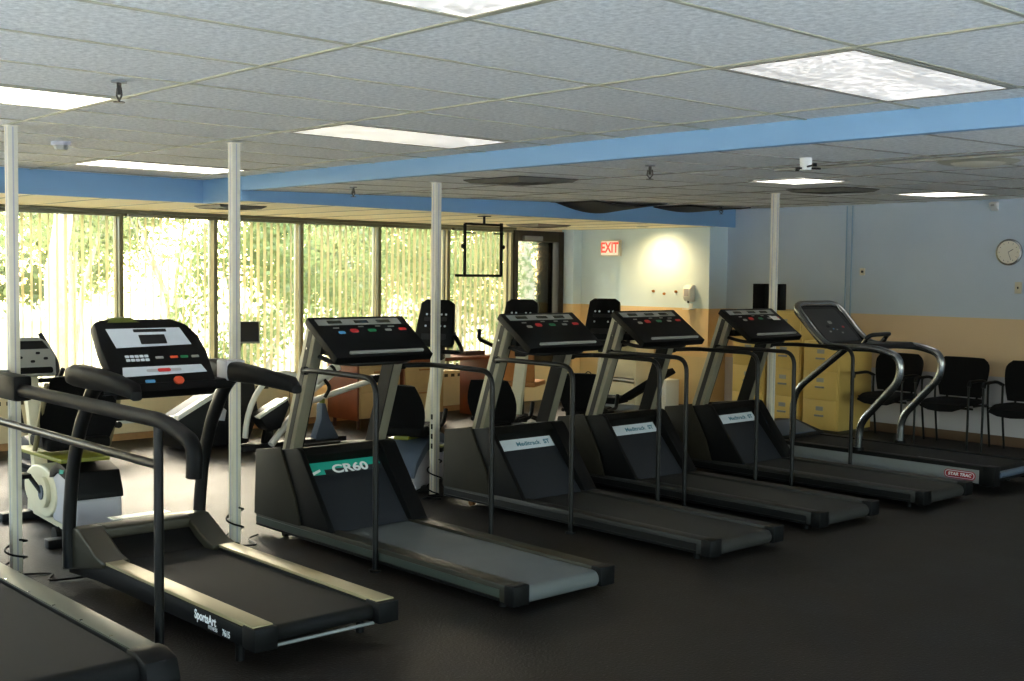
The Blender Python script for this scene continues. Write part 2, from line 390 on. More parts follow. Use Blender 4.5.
# window wall: mullions measured every 1.06 m
mull = [-2.2+1.06*k for k in range(0, 7)]+[5.23, 6.28, 7.35, 8.43, 9.49, 10.55]
w = MB(); w.box(XW-.16, XW, YN, 11.66, -.2, .50); w.box(XW-.16, XW, YN, 11.66, 2.27, 2.62)
struct(w, 'wall_left', 'heater_cream')
edges = [-3.0]+mull
def window(i, y0, y1):
    f = MB(); t = .03
    f.box(XW-.09, XW-.02, y0+.001, y0+t, .50, 2.27); f.box(XW-.09, XW-.02, y1-t, y1-.001, .50, 2.27)
    f.box(XW-.09, XW-.02, y0+t, y1-t, .50, .56); f.box(XW-.09, XW-.02, y0+t, y1-t, 2.24, 2.27)
    o = struct(f, 'window_%d' % i, 'aluminium', .003)
    MB().box(XW-.058, XW-.052, y0+t, y1-t, .56, 2.24).build('pane', 'glass', o)
for i in range(len(edges)-1): window(i+1, edges[i], edges[i+1])
b = MB()
for y in mull[1:]: b.box(XW-.10, XW+.035, y-.022, y+.022, .50, 2.27)
struct(b, 'trim_7', 'aluminium', .004)
# dark framed glass door in the last bay
d = MB(); y0, y1 = 10.60, 11.49
d.box(XW-.10, XW+.05, y0-.02, y0+.05, .5, 2.27); d.box(XW-.10, XW+.05, y1-.10, y1, 0, 2.27); d.box(XW-.1, XW+.05, y0+.05, y1-.1, 2.13, 2.27); d.box(XW-.08, XW+.03, y0+.05, y1-.1, .5, .62)
dr = struct(d, 'door_1', 'bronze_frame', .004)
MB().box(XW-.055, XW-.05, y0+.05, y1-.10, .62, 2.13).build('pane', 'glass', dr)
MB().box(XW+.05, XW+.10, y0+.12, y0+.45, 2.14, 2.20).build('door_closer', 'silver_paint', dr, .008)
# valance / head trim above the blinds
struct(MB().box(XW-.01, XW+.12, YN, 10.55, 2.268, 2.298), 'trim_8', 'aluminium', .004)

# heater cabinets along the window wall, one continuous enclosure
def heater():
    h = thing('baseboard_heater', 'long cream convector heater along the window wall with slotted top', 'heater', (XW+.13, 4.0, 0))
    MB().box(-.125, .125, -6.9, 6.4, .07, .50).build('casing', 'heater_cream', h, .012)
    MB().box(-.12, .11, -6.9, 6.4, 0, .07).build('plinth', 'wood_base', h)
    s = MB()
    for k in range(120):
        y = -6.3+k*.105
        s.box(.1245, .127, y, y+.055, .425, .462)
    s.build('slots', 'seam_dark', h)['kind'] = 'stuff'
    s = MB()
    for k in range(13): s.box(.1245, .1262, -6.4+k*1.05, -6.392+k*1.05, .08, .42)
    s.build('panel_seams', 'seam_dark', h)
heater()

# vertical blinds
def blind(y0, y1, ang, label, closed=0):
    t = thing('vertical_blind', label, 'window blind', (XW+.075, (y0+y1)/2, 0), 0, 'vertical blinds on the window wall')
    hl = (y1-y0)/2
    MB().box(-.022, .022, -hl+.03, hl-.03, 2.232, 2.266).build('headrail', 'aluminium', t, .003)
    k = 0; y = -hl+.07
    while y < hl-.05:
        a = R(ang+random.uniform(-7, 7)); dx, dy = math.sin(a)*.043, math.cos(a)*.043
        m = MB(); z0, z1 = .55+random.uniform(-.006, .006), 2.23
        n = 4; pr = []
        for j in range(n+1):
            s_ = -1+2*j/n; bow = .006*(1-s_*s_)
            pr.append((dx*s_+bow*math.cos(a), dy*s_-bow*math.sin(a)))
        vs_ = [(px, y+py, z) for px, py in pr for z in (z0, z1)]
        m.add(vs_, [(2*j, 2*j+2, 2*j+3, 2*j+1) for j in range(n)])
        m.build('slat', 'blind_sheer', t); y += .083
lab = ['vertical blind of sheer cream slats in the far left bay, cut by the picture edge',
 'vertical blind of sheer cream slats in the bay right of the first white post',
 'vertical blind of sheer cream slats in the bright bay behind the light grey treadmill console',
 'vertical blind of sheer cream slats in the bay just right of the second white post',
 'vertical blind of sheer cream slats in the bay above the teal treadmill console',
 'vertical blind of sheer cream slats in the bay left of the hanging steel frame',
 'vertical blind of sheer cream slats in the last bay, beside the dark framed door']
bays = [(3.10, 4.16), (4.16, 5.23), (5.23, 6.28), (6.28, 7.35), (7.35, 8.43), (8.43, 9.49), (9.49, 10.55)]
for (a, c), l, an in zip(bays, lab, (-84, -82, -80, -76, -72, -70, -70)): blind(a, c, an, l)

# ------------------------------------------------------------------ lights and ceiling fittings
def troffer(x0, x1, y0, y1, label, lens='light_lens', dz=0, group='recessed ceiling lights'):
    z = 2.4955 if y1 < 5.2 else zc((y0+y1)/2)-.006
    cx, cy = (x0+x1)/2, (y0+y1)/2
    t = thing('ceiling_light', label, 'ceiling light', (cx, cy, z), 0, group)
    if y1 > 5.2: t.rotation_euler = (math.atan(.02), 0, 0)
    w, l = (x1-x0)/2, (y1-y0)/2
    f = MB(); e = .022
    f.box(-w, w, -l, -l+e, -.004, .004); f.box(-w, w, l-e, l, -.004, .004); f.box(-w, -w+e, -l+e, l-e, -.004, .004); f.box(w-e, w, -l+e, l-e, -.004, .004)
    f.build('frame', 'grid_dark' if y0 > 3 else 'grid_white', t)
    MB().box(-w+e, w-e, -l+e, l-e, -.001, .003).build('diffuser', lens, t)
FL = [(-2.86, 3.63, 'large prismatic ceiling light at upper right above the blue beam', 'light_lens_dim'),
 (-2.86, 1.19, 'ceiling light cut by the top edge of the picture', 'light_lens_dim'),
 (-5.91, 3.63, 'prismatic ceiling light in the middle, between the second and third white posts', 'light_lens_dim'),
 (-5.91, 1.19, 'bright ceiling light at the far left edge above the first white post', 'light_lens'),
 (-8.96, 3.63, 'bright long ceiling light in front of the blue soffit, left of the second white post', 'light_lens'),
 (-8.96, 1.19, 'ceiling light left of the picture near the soffit', 'light_lens'),
 (-5.91, -1.25, 'ceiling light behind the near treadmill, out of view', 'light_lens'),
 (-2.86, -1.25, 'ceiling light behind the viewer, out of view', 'light_lens'),
 (.19, 1.19, 'ceiling light right of the viewer, out of view', 'light_lens'),
 (.19, 3.63, 'ceiling light at the far right of the room, out of view', 'light_lens')]
for x, y, l, k in FL: troffer(x+.01, x+.60, y+.01, y+1.21, l, k)
troffer(-5.50, -5.00, 7.42, 8.02, 'small bright ceiling light beside the top of the fourth white post', 'light_lens')
troffer(-5.82, -5.26, 10.02, 10.86, 'bright ceiling light nearest the clock wall', 'light_lens')

def diffuser(x, y, z, s, label, rx=0):
    t = thing('ceiling_vent', label, 'air vent', (x, y, z), 0, None); t.rotation_euler = (rx, 0, 0)
    MB().box(-s, s, -s, s, -.003, .002).build('backing', 'dark_matte', t)
    for k in range(4):
        q = s*(1-.22*k)
        f = MB(); z0 = -.004-.010*(k % 4); i = q-.035
        vs_ = [(sx*q, sy*q, -.004) for sx, sy in ((-1, -1), (1, -1), (1, 1), (-1, 1))]+[(sx*i, sy*i, -.024) for sx, sy in ((-1, -1), (1, -1), (1, 1), (-1, 1))]
        f.add(vs_, [(j, (j+1) % 4, 4+(j+1) % 4, 4+j) for j in range(4)])
        f.build('louvre', 'vent_dark', t)
diffuser(-6.49, 6.00, zc(6)-.003, .30, 'square louvred air vent just behind the blue beam, right of the third post', math.atan(.02))
diffuser(-9.95, 5.55, 2.297, .24, 'dirty air vent in the lowered ceiling above the windows beside the second post')
diffuser(-10.6, 10.1, 2.297, .28, 'dark air vent in the lowered ceiling above the last window bay')
diffuser(-5.75, 8.95, zc(8.95)-.003, .28, 'sooty air vent between the two small far ceiling lights', math.atan(.02))
def round_diffuser():
    t = thing('round_air_vent', 'round white air vent in the ceiling at upper right', 'air vent', (-3.47, 6.96, zc(6.96)-.002))
    MB().cyl((0, 0, -.006), .21, .012, r2=.24, n=40).build('rim', 'grid_white', t)
    MB().cyl((0, 0, -.018), .13, .014, r2=.16, n=40).build('cone', 'post_white', t)
round_diffuser()
def sagging(x, y, lx, ly, dep, label):
    n, m = 16, 8; mb = MB(); vs_ = []
    for j in range(m+1):
        for i in range(n+1):
            u, v = -1+2*i/n, -1+2*j/m
            vs_.append((x+lx*v, y+ly*u, zc(y+ly*u)-.004-dep*max(0, (1-u*u))**1.2*(1-.55*(v+1)/2)))
    mb.add(vs_, [(j*(n+1)+i, j*(n+1)+i+1, (j+1)*(n+1)+i+1, (j+1)*(n+1)+i) for j in range(m) for i in range(n)])
    o = mb.build('sagging_ceiling_tile', 'dark_matte'); tag(o, label, 'ceiling tile')  # one dark tone over the whole bowed panel
    s = o.modifiers.new('thickness', 'SOLIDIFY'); s.thickness = .012; s.offset = -1
sagging(-8.75, 9.45, .27, .62, .10, 'dark ceiling tile bowed down at the blue soffit')
sagging(-8.75, 10.95, .27, .55, .045, 'narrow dark sagging ceiling tile near the corner of the soffit')

def downlight():
    t = thing('recessed_downlight', 'small recessed downlight in the soffit over the bright nook wall', 'ceiling light', (-9.85, 11.16, 2.298))
    m = MB(); n = 24
    m.rings([[(r_*math.cos(2*math.pi*k/n), r_*math.sin(2*math.pi*k/n), z) for k in range(n)] for r_, z in ((.075, 0), (.075, -.006), (.055, -.006), (.050, -.001))]); m.build('rim', 'grid_white', t)
    d = bpy.data.lights.new('lamp', 'SPOT'); d.energy = 48; d.color = (1, .72, .36); d.spot_size = R(140); d.spot_blend = 1.0; d.shadow_soft_size = .04
    o = bpy.data.objects.new('lamp', d); COL.objects.link(o); o.parent = t; o.location = (0, 0, -.03); o.rotation_euler = (R(22), 0, 0)
downlight()
def sprinkler(x, y, z, label, s=1.0):
    t = thing('sprinkler_head', label, 'fire sprinkler', (x, y, z), 0, 'ceiling sprinkler heads')
    MB().cyl((0, 0, -.004), .03*s, .008).build('escutcheon', 'silver_paint', t)
    m = MB(); m.cyl((0, 0, -.03), .009*s, .05*s); m.tube([(-.016*s, 0, -.03), (-.022*s, 0, -.055*s), (0, 0, -.075*s)], .004*s, 6); m.tube([(.016*s, 0, -.03), (.022*s, 0, -.055*s), (0, 0, -.075*s)], .004*s, 6)
    m.build('frame', 'bronze_frame', t)
    MB().cyl((0, 0, -.08*s), .022*s, .004, n=12).build('deflector', 'bronze_frame', t)
sprinkler(-4.96*.97, 2.17, 2.494, 'sprinkler head hanging beside the bright ceiling light at far left', 1.1)
sprinkler(-4.96, 5.68, zc(5.68), 'sprinkler head just beyond the blue beam, above the third treadmill', 1.1)
sprinkler(-8.05, 5.60, zc(5.6), 'small sprinkler head beyond the beam, near the window soffit')
sprinkler(-8.60, 11.1, zc(11.1), 'sprinkler head close to the corner of the soffit and the clock wall', 1.1)
def smoke():
    t = thing('smoke_detector', 'small grey smoke detector on the ceiling left of the long light', 'smoke detector', (-7.45, 2.98, 2.50))
    MB().cyl((0, 0, -.012), .06, .024).build('base', 'light_grey', t); MB().cyl((0, 0, -.038), .036, .03, r2=.048).build('sensor', 'panel_silver', t)
smoke()
def jbox():
    t = thing('ceiling_junction_box', 'white round junction box with two black side arms under the ceiling', 'junction box', (-4.02, 5.97, zc(5.97)))
    MB().cyl((0, 0, -.035), .032, .07, r2=.036).build('housing', 'white_paint', t)
    m = MB(); m.tube([(-.12, .09, -.052), (.12, -.09, -.052)], .006, 8); m.cyl((-.12, .09, -.052), .012, .02); m.cyl((.12, -.09, -.052), .012, .02)
    m.tube([(-.03, -.06, -.06), (.06, .06, -.06)], .006, 8)
    m.build('arms', 'black_plastic', t)
jbox()
pp = MB(); pp.tube([(-4.55, 6.42, zc(6.42)-.02), (2.0, 6.42, zc(6.42)-.02)], .011, 10)
tag(pp.build('ceiling_conduit', 'grid_dark'), 'thin conduit pipe running along the ceiling at right', 'pipe')

# ------------------------------------------------------------------ white power posts
def post(x, y, label, ztop, outlets=False):
    t = thing('power_post', label, 'post', (x, y, 0), 0, 'white floor-to-ceiling power posts')
    MB().box(-.0275, .0275, -.0275, .0275, 0, ztop).build('column', 'post_white', t, .004)
    g_ = MB(); g_.box(-.004, .004, -.0285, -.0272, .02, ztop-.01); g_.box(.0272, .0285, -.004, .004, .02, ztop-.01); g_.build('cover_seam', 'light_grey', t)
    f = MB(); f.box(-.036, .036, -.036, .036, ztop-.006, ztop-.001); f.build('ceiling_collar', 'post_white', t)
    if outlets:
        for k in range(4):
            MB().box(-.010, .010, -.031, -.0272, .36-.0+k*.075, .40+k*.075).build('outlet', 'black_plastic', t)
    return t
post(-6.76, 2.427, 'leftmost white power post, with a black cord wrapped at its foot', 2.495)
post(-6.62, 3.72, 'white power post between the long grey console treadmill and the teal one', 2.495)
post(-7.14, 5.73, 'white power post behind the teal treadmill, with black outlets low down', zc(5.73)-.002, True)
post(-6.42, 9.07, 'white power post behind the fourth treadmill, in front of the filing cabinets', zc(9.07)-.002)

def cord(name, pts, label, r=.006, m='black_plastic'):
    P = [Vector(p) for p in pts]; out = []
    for i in range(len(P)-1):
        p0 = P[max(0, i-1)]; p1 = P[i]; p2 = P[i+1]; p3 = P[min(len(P)-1, i+2)]
        for k in range(6):
            t = k/6; out.append(.5*((2*p1)+(p2-p0)*t+(2*p0-5*p1+4*p2-p3)*t*t+(3*p1-p0-3*p2+p3)*t**3))
    out.append(P[-1])
    tag(MB().tube(out, r, 8).build(name, m), label, 'cord')
def coil(x, y, z0, z1, rad, turns, tail):
    n = turns*8; return [(x+rad*math.cos(i/8*2*math.pi), y+rad*math.sin(i/8*2*math.pi), z0+(z1-z0)*i/n) for i in range(n+1)]+tail
cord('cable_coil', coil(-6.76, 2.427, .20, .012, .058, 2, [(-6.70, 2.38, .01), (-6.60, 2.56, .008), (-6.45, 2.50, .01), (-6.36, 2.70, .02)]), 'black cord coiled round the foot of the leftmost post')
cord('cable_coil', coil(-6.62, 3.72, .24, .012, .052, 2, [(-6.60, 3.66, .01), (-6.52, 3.72, .01), (-6.50, 3.80, .01), (-6.66, 3.84, .01), (-6.70, 3.93, .02)]), 'black cord coiled round the foot of the second post')
cord('cable_coil', coil(-7.14, 5.73, .28, .012, .055, 2, [(-7.10, 5.64, .01), (-7.0, 5.70, .01), (-6.94, 5.60, .03), (-7.02, 5.52, .012), (-6.92, 5.62, .012)]), 'black cord bunched at the foot of the third post')

# ------------------------------------------------------------------ treadmills: four with slab consoles
def med_treadmill(style, group):
    """origin on the floor under the deck centre, x = 0 at the handrail posts; walker faces -x"""
    teal = style == 'teal'
    t = thing('treadmill', 'x', 'treadmill', (0, 0, 0), 0, group)
    zt = .135; X0, X1 = -1.33, 1.15
    # deck side rails
    for s in (-1, 1):
        y0, y1 = (s*.37, s*.265) if s > 0 else (-.37, -.265)
        ya, yb = min(y0, y1), max(y0, y1)
        r = MB().box(X0, X1+.005, ya, yb, .045, zt).build('side_rail', 'rail_taupe' if teal else 'groove_dark', t, .006)
        MB().box(X1-.045, X1+.03, ya-.003, yb+.003, .035, zt+.004).build('end_cap', 'black_plastic', r, .008)
        o = MB().box(X0+.01, X1-.08, s*.3705, s*.375, .050, .062).build('lower_edge', 'black_plastic', r)
        MB().box(X0+.01, X1-.08, s*.3705 if s > 0 else -.3745, .3745 if s > 0 else -.3705, .068, .108).build('trim_strip', 'strip_green' if teal else 'rail_black', r)
    bl = MB(); n = 8
    pts = [(-1.2, .118), (X1-.03, .118)]+[(X1-.03+.045*math.sin(R(a)), .073+.045*math.cos(R(a))) for a in range(20, 181, 20)]+[(-1.2, .028+.02)]
    bl.prism(pts, -.262, .262).build('running_belt', 'belt_grey' if teal else 'belt_mid', t)
    for s in (-1, 1):
        MB().cyl((X1-.13, s*.30, .022), .02, .044, n=12).build('foot', 'black_plastic', t)
        MB().cyl((X0+.25, s*.30, .024), .024, .03, 'y', n=16).build('wheel', 'brass' if not teal else 'black_plastic', t)
    # motor hood: side cheeks, tray lip, sloping panel
    prof = [(-1.32, .125), (-1.30, .545), (-.83, .605), (-.80, .59), (-.455, .135)]
    for s in (-1, 1):
        ya, yb = (-.372, -.335) if s < 0 else (.25, .372)
        MB().prism(prof, ya, yb).build('hood_side', 'black_plastic', t, .006)
    MB().prism([(-1.325, .125), (-1.305, .550), (-1.01, .592), (-.84, .30), (-.78, .128)], -.386, -.371).build('hood_cover', 'hood_olive', t, .004)
    c = MB(); c.prism([(-1.31, .12), (-1.295, .50), (-.87, .53), (-.83, .50), (-.50, .125)], -.336, .252).build('hood_panel', 'slope_grey', t)
    MB().prism([(-1.30, .50), (-1.30, .548), (-1.27, .552), (-1.27, .50)], -.336, .252).build('front_lip', 'hood_brown', t)
    MB().prism([(-.90, .52), (-.895, .600), (-.835, .606), (-.795, .56), (-.83, .50)], -.336, .252).build('rear_lip', 'hood_brown', t, .004)
    # decal band on the upper slope; slope direction
    a = Vector((-.83, 0, .50)); bb = Vector((-.50, 0, .125)); dn = (bb-a).normalized()
    m = frame(a+dn*.045+Vector((.0025, 0, .002)), (0, 1, 0), -dn)
    dc = plate('decal', [(-.333, -.045), (.235, -.045), (.235, .045), (-.333, .045)], .002, 'decal_teal' if teal else 'decal_white', t, m)
    if teal:
        q = plate('decal_base', [(-.20, -.048), (.235, -.048), (.235, -.012), (-.20, -.012)], .0012, 'ink_dark', dc, m @ Matrix.Translation((0, 0, .002)))
        text('CR60', .082, 'ink_white', dc, m @ Matrix.Translation((-.005, -.018, .0045)), bold=.0025, sx=1.45)
        plate('decal_mark', [(-.31, -.03), (-.23, -.005), (-.23, -.022), (-.29, -.044)], .0015, 'ink_white', dc, m @ Matrix.Translation((0, 0, .003)))
    else:
        text('Meditrack  ST55' if False else 'Meditrack', .050, 'ink_blue', dc, m @ Matrix.Translation((-.01, -.002, .003)), bold=.001, sx=1.15)
        text('ST', .050, 'ink_blue', dc, m @ Matrix.Translation((.175, -.002, .003)), bold=.002, sx=1.1)
    rb = plate('rating_label', [(-.02, -.018), (.02, -.018), (.02, .018), (-.02, .018)], .001, 'plate_beige', t, frame((-.62, -.3565, .19), (1, 0, 0), (0, 0, 1)))
    # uprights
    for s in (-1, 1):
        yc = s*.325
        bot = Vector((-1.02, yc, .42)); top = Vector((-.69, yc, 1.36))
        u = MB(); u.bar(bot, top, .07, .115, (1, 0, 0)); u = u.build('upright', 'upright_taupe', t, .006)
        g_ = MB(); off = Vector((0, s*.0355, 0)); dirv = (top-bot).normalized()
        g_.bar(bot+off+dirv*.02, top+off-dirv*.02, .003, .042, (1, 0, 0)); g_.build('groove', 'groove_dark', u)
        k = MB(); k.bar(bot-Vector((0, s*.034, 0)), top-Vector((0, s*.034, 0)), .016, .112, (1, 0, 0)); k.build('inner_cover', 'black_plastic', u)
        MB().cyl(top-dirv*.13+Vector((0, s*.038, 0)), .009, .008, 'y', n=10).build('bolt', 'silver', u)
    # console slab
    A = Vector((-.74, 0, 1.408)); B = Vector((-.41, 0, 1.178)); dn = (B-A).normalized(); L = (B-A).length
    nrm = Vector((0, 1, 0)).cross(-dn)
    if nrm.z < 0: nrm = -nrm
    m = frame((A+B)/2-nrm*.025, (0, 1, 0), -dn)
    con = plate('console', [(-.37, -L/2), (.36, -L/2), (.36, L/2), (-.37, L/2)], .05, 'black_plastic', t, m, .008)
    mm = m @ Matrix.Translation((0, 0, .0505))
    plate('silver_strip', [(-.33, .115), (.30, .115), (.30, .175), (-.33, .175)], .001, 'panel_silver', con, mm)
    for cx in (-.20, .0, .17): plate('display', rrect(.105, .030, .004, 2, cx, .145), .002, 'lcd', con, mm)
    for cx, cy, mt, w_, h_ in ((-.10, .055, 'red', .062, .036), (.035, .055, 'green', .062, .026), (.275, .06, 'red', .062, .026), (-.20, .04, 'blue' if teal else 'panel_silver', .05, .026), (.16, .055, 'panel_silver', .05, .020), (-.22, .085, 'panel_silver', .045, .008), (-.03, .095, 'panel_silver', .04, .008), (.10, .095, 'panel_silver', .04, .008), (.20, .09, 'panel_silver', .05, .008)):
        plate('button', rrect(w_, h_, min(w_, h_)*.45, 4, cx, cy), .0025, mt, con, mm)
    plate('tray_lip', rrect(.56, .018, .008, 3, .02, -.165), .012, 'panel_silver', con, mm)
    # bar under the console
    c2 = MB(); c2.tube(bend([(-.76, -.30, 1.20), (-.55, -.30, 1.16), (-.47, -.18, 1.15), (-.47, .18, 1.15), (-.55, .30, 1.16), (-.76, .30, 1.20)], .06), .015, 10); c2.build('front_grip', 'black_satin', t)
    MB().box(-.74, -.62, -.30, .30, 1.20, 1.25).build('cross_beam', 'black_plastic', t, .006)
    # side handrails reaching to floor posts
    for s, yp in ((-1, -.39 if teal else -.410), (1, .49)):
        yu = s*.375; xp = .025 if teal or s > 0 else .050
        pts = bend([(-.74, yu, 1.10), (-.60, yp, 1.11), (xp, yp, 1.108), (xp, yp, .012)], .11, 8)
        h = MB().tube(pts, .0165, 14).build('handrail', 'black_paint', t)
        MB().cyl((xp, yp, .008), .036, .014).build('floor_flange', 'black_paint', h)
        MB().cyl((-.74, yu, 1.10), .026, .03, 'y', n=14).build('rail_socket', 'black_plastic', h)
    return t
GT = 'treadmills standing in a row'
tm = med_treadmill('teal', GT); tm.location = (-5.53, 4.38, 0)
tm['label'] = 'treadmill with a teal CR60 band and light grey belt, second white post at its front'
m2 = med_treadmill('white', GT); m2.location = (-5.55, 5.98, 0)
m2['label'] = 'black treadmill with a white name band, next to the right of the teal one'
m3 = copy_tree(m2); m3.location = (-5.61, 7.22, 0)
m3['label'] = 'middle of the three black treadmills with white name bands'
m4 = copy_tree(m2); m4.location = (-5.56, 8.50, 0)
m4['label'] = 'black white-banded treadmill left of the silver framed one, paper on its console'
plate('stuck_paper', [(-.05, -.03), (.05, -.03), (.05, .03), (-.05, .03)], .001, 'paper', m4, frame((-.575, .20, 1.348), (0, 1, 0), (-.86, 0, .51)))

# ------------------------------------------------------------------ rounded console treadmill (near left)
def sport_treadmill():
    yc = 2.94; t = thing('treadmill', 'wide treadmill with gold side rails and a large rounded white-and-black console', 'treadmill', (-5.4, yc, 0), 0, GT)
    T = lambda x: x+5.4
    for s in (-1, 1):
        ya, yb = sorted((s*.375, s*.27))
        r = MB().prism([(T(-6.36), .06), (T(-6.36), .15), (T(-5.9), .185), (T(-4.50), .182), (T(-4.50), .100), (T(-6.0), .085)], ya, yb).build('side_rail', 'black_plastic', t, .004)
        MB().prism([(T(-5.93), .186), (T(-5.93), .200), (T(-4.42), .202), (T(-4.42), .185)], ya+.004, yb-.004).build('foot_plate', 'step_gold', r, .003)
        MB().box(T(-4.50), T(-4.39), ya-.004, yb+.004, .096, .196).build('end_cap', 'black_plastic', r, .008)
        MB().cyl((T(-4.62), s*.32, .05), .02, .10, n=12).build('foot', 'black_plastic', t)
    pts = [(T(-6.2), .172), (T(-4.47), .178)]+[(T(-4.47)+.036*math.sin(R(a)), .142+.036*math.cos(R(a))) for a in range(20, 181, 20)]+[(T(-6.2), .09)]
    MB().prism(pts, -.268, .268).build('running_belt', 'belt_black', t)
    MB().tube([(T(-4.44), -.27, .095), (T(-4.44), .27, .095)], .008, 8).build('rear_tie_bar', 'silver_paint', t)
    text('SportsArt', .058, 'ink_white', t, frame((T(-4.83), -.3765, .150), (1, 0, 0), (0, 0, 1)), bold=.0015, sx=.85)
    text('FITNESS', .024, 'ink_white', t, frame((T(-4.76), -.3765, .118), (1, 0, 0), (0, 0, 1)), sx=1.0)
    text('7615', .040, 'ink_white', t, frame((T(-4.64), -.3765, .122), (1, 0, 0), (0, 0, 1)), bold=.001, sx=.85)
    # low arched motor cover
    c = MB()
    for s in (-1, 1):
        ya, yb = sorted((s*.385, s*.24))
        c.prism([(T(-6.44), .06), (T(-6.43), .25), (T(-6.34), .315), (T(-6.22), .325), (T(-6.0), .22), (T(-5.89), .198), (T(-5.9), .17)], ya, yb)
    c.prism([(T(-6.44), .08), (T(-6.43), .25), (T(-6.34), .315), (T(-6.22), .330), (T(-6.17), .315), (T(-6.17), .26), (T(-6.24), .2)], -.25, .25)
    c.build('motor_cover', 'cream' if False else 'rail_taupe', t, .014, seg=3)
    MB().prism([(T(-6.22), .17), (T(-6.19), .27), (T(-6.10), .215), (T(-6.0), .176)], -.245, .245).build('cover_recess', 'black_plastic', t)
    MB().box(T(-6.36), T(-6.28), -.16, .18, .333, .336).xf(Matrix()).build('cover_line', 'white_paint', t)
    for s in (-1, 1):
        y = s*.385
        p_ = [(T(-6.33), y, .10), (T(-6.33), y, .34), (T(-6.28), y, .62), (T(-6.18), y, .86), (T(-6.02), y, 1.07), (T(-5.95), y, 1.12)]
        u = MB().tube(bend(p_, .09, 4), .033, 14, rb=.045).build('upright', 'black_satin', t)
        q_ = [(x-.028, y-s*.01, z+.006) for x, y, z in bend(p_[1:], .09, 4)]
        MB().tube(q_, .009, 8).build('lit_edge', 'step_gold', u)  # lit edge of the upright, put in as a thin gold tube
        # padded arm towards the walker
        y2 = s*.40
        a = MB(); secs = []
        for x, z, hw, hh in ((T(-6.22 if s < 0 else -6.33), 1.15, .045, .045), (T(-6.14), 1.155, .058, .058), (T(-5.95), 1.15, .055, .056), (T(-5.70), 1.145, .046, .046), (T(-5.50 if s < 0 else -5.36), 1.125, .040, .038), (T(-5.46 if s < 0 else -5.30), 1.10, .028, .022)):
            secs.append([(x, y2+hw*math.copysign(abs(math.cos(b_))**.6, math.cos(b_)), z+hh*math.copysign(abs(math.sin(b_))**.6, math.sin(b_))) for b_ in [2*math.pi*k/16 for k in range(16)]])
        a.rings(secs).build('arm_rest', 'black_plastic', t)
        if s > 0: MB().box(T(-6.04), T(-5.93), y2-.058, y2+.058, 1.097, 1.213).build('arm_label', 'light_grey', t, .006)
    # console
    A = Vector((T(-6.22), 0, 1.425)); B = Vector((T(-5.91), 0, 1.055)); dn = (B-A).normalized(); L = (B-A).length
    m = frame((A+B)/2-Vector((.05, 0, .03)), (0, 1, 0), -dn)
    out = [(-.29, -L/2), (.28, -L/2), (.295, 0), (.28, L*.25), (.23, L*.42), (.15, L/2), (-.25, L/2), (-.295, L*.46), (-.305, L*.1)]
    con = plate('console', out, .075, 'black_plastic', t, m, .018)
    mm = m @ Matrix.Translation((0, 0, .0755))
    plate('upper_panel', [(-.22, .045), (.215, .055), (.18, .172), (-.245, .172)], .002, 'decal_white', con, mm)
    plate('screen', rrect(.15, .062, .004, 2, .0, .095), .004, 'screen', con, mm)
    plate('readout', rrect(.19, .020, .003, 2, .0, .155), .004, 'screen', con, mm)
    for r_ in range(2):
        for c_ in range(5): plate('key', rrect(.022, .016, .003, 2, -.18+c_*.027, -.015-.024*r_), .003, 'decal_white', con, mm)
    for cx, mt in ((.0, 'panel_silver'), (.085, 'orange'), (.145, 'green'), (.21, 'panel_silver')): plate('key', rrect(.045, .015, .004, 2, cx, -.028), .003, mt, con, mm)
    plate('lower_panel', [(-.24, -.145), (.245, -.135), (.225, -.085), (-.225, -.085)], .003, 'decal_white', con, mm)
    plate('logo_plate', rrect(.20, .018, .008, 3, 0, -.112), .004, 'light_grey', con, mm)
    plate('logo', rrect(.075, .022, .010, 4, 0, -.112), .005, 'red', con, mm)
    plate('stop_button', rrect(.055, .045, .02, 5, .06, -.185), .012, 'orange', con, mm)
    plate('blue_key', rrect(.055, .018, .006, 3, -.10, -.18), .003, 'blue', con, mm)
    MB().box(T(-6.10), T(-5.93), -.36, .38, 1.06, 1.115).build('front_beam', 'black_plastic', t, .012)
    e = MB(); e.rings([[(T(-6.24)+.045*math.cos(b_), -.13+d*.9, 1.452+.028*q*math.sin(b_)) for b_ in [math.pi*2*k/12 for k in range(12)]] for d, q in ((-.10, .3), (-.06, .9), (0, 1), (.06, .9), (.10, .3))])
    e.xf(Matrix.Translation((0, 0, -.028))).build('top_fan_cap', 'olive_cap', t)
sport_treadmill()

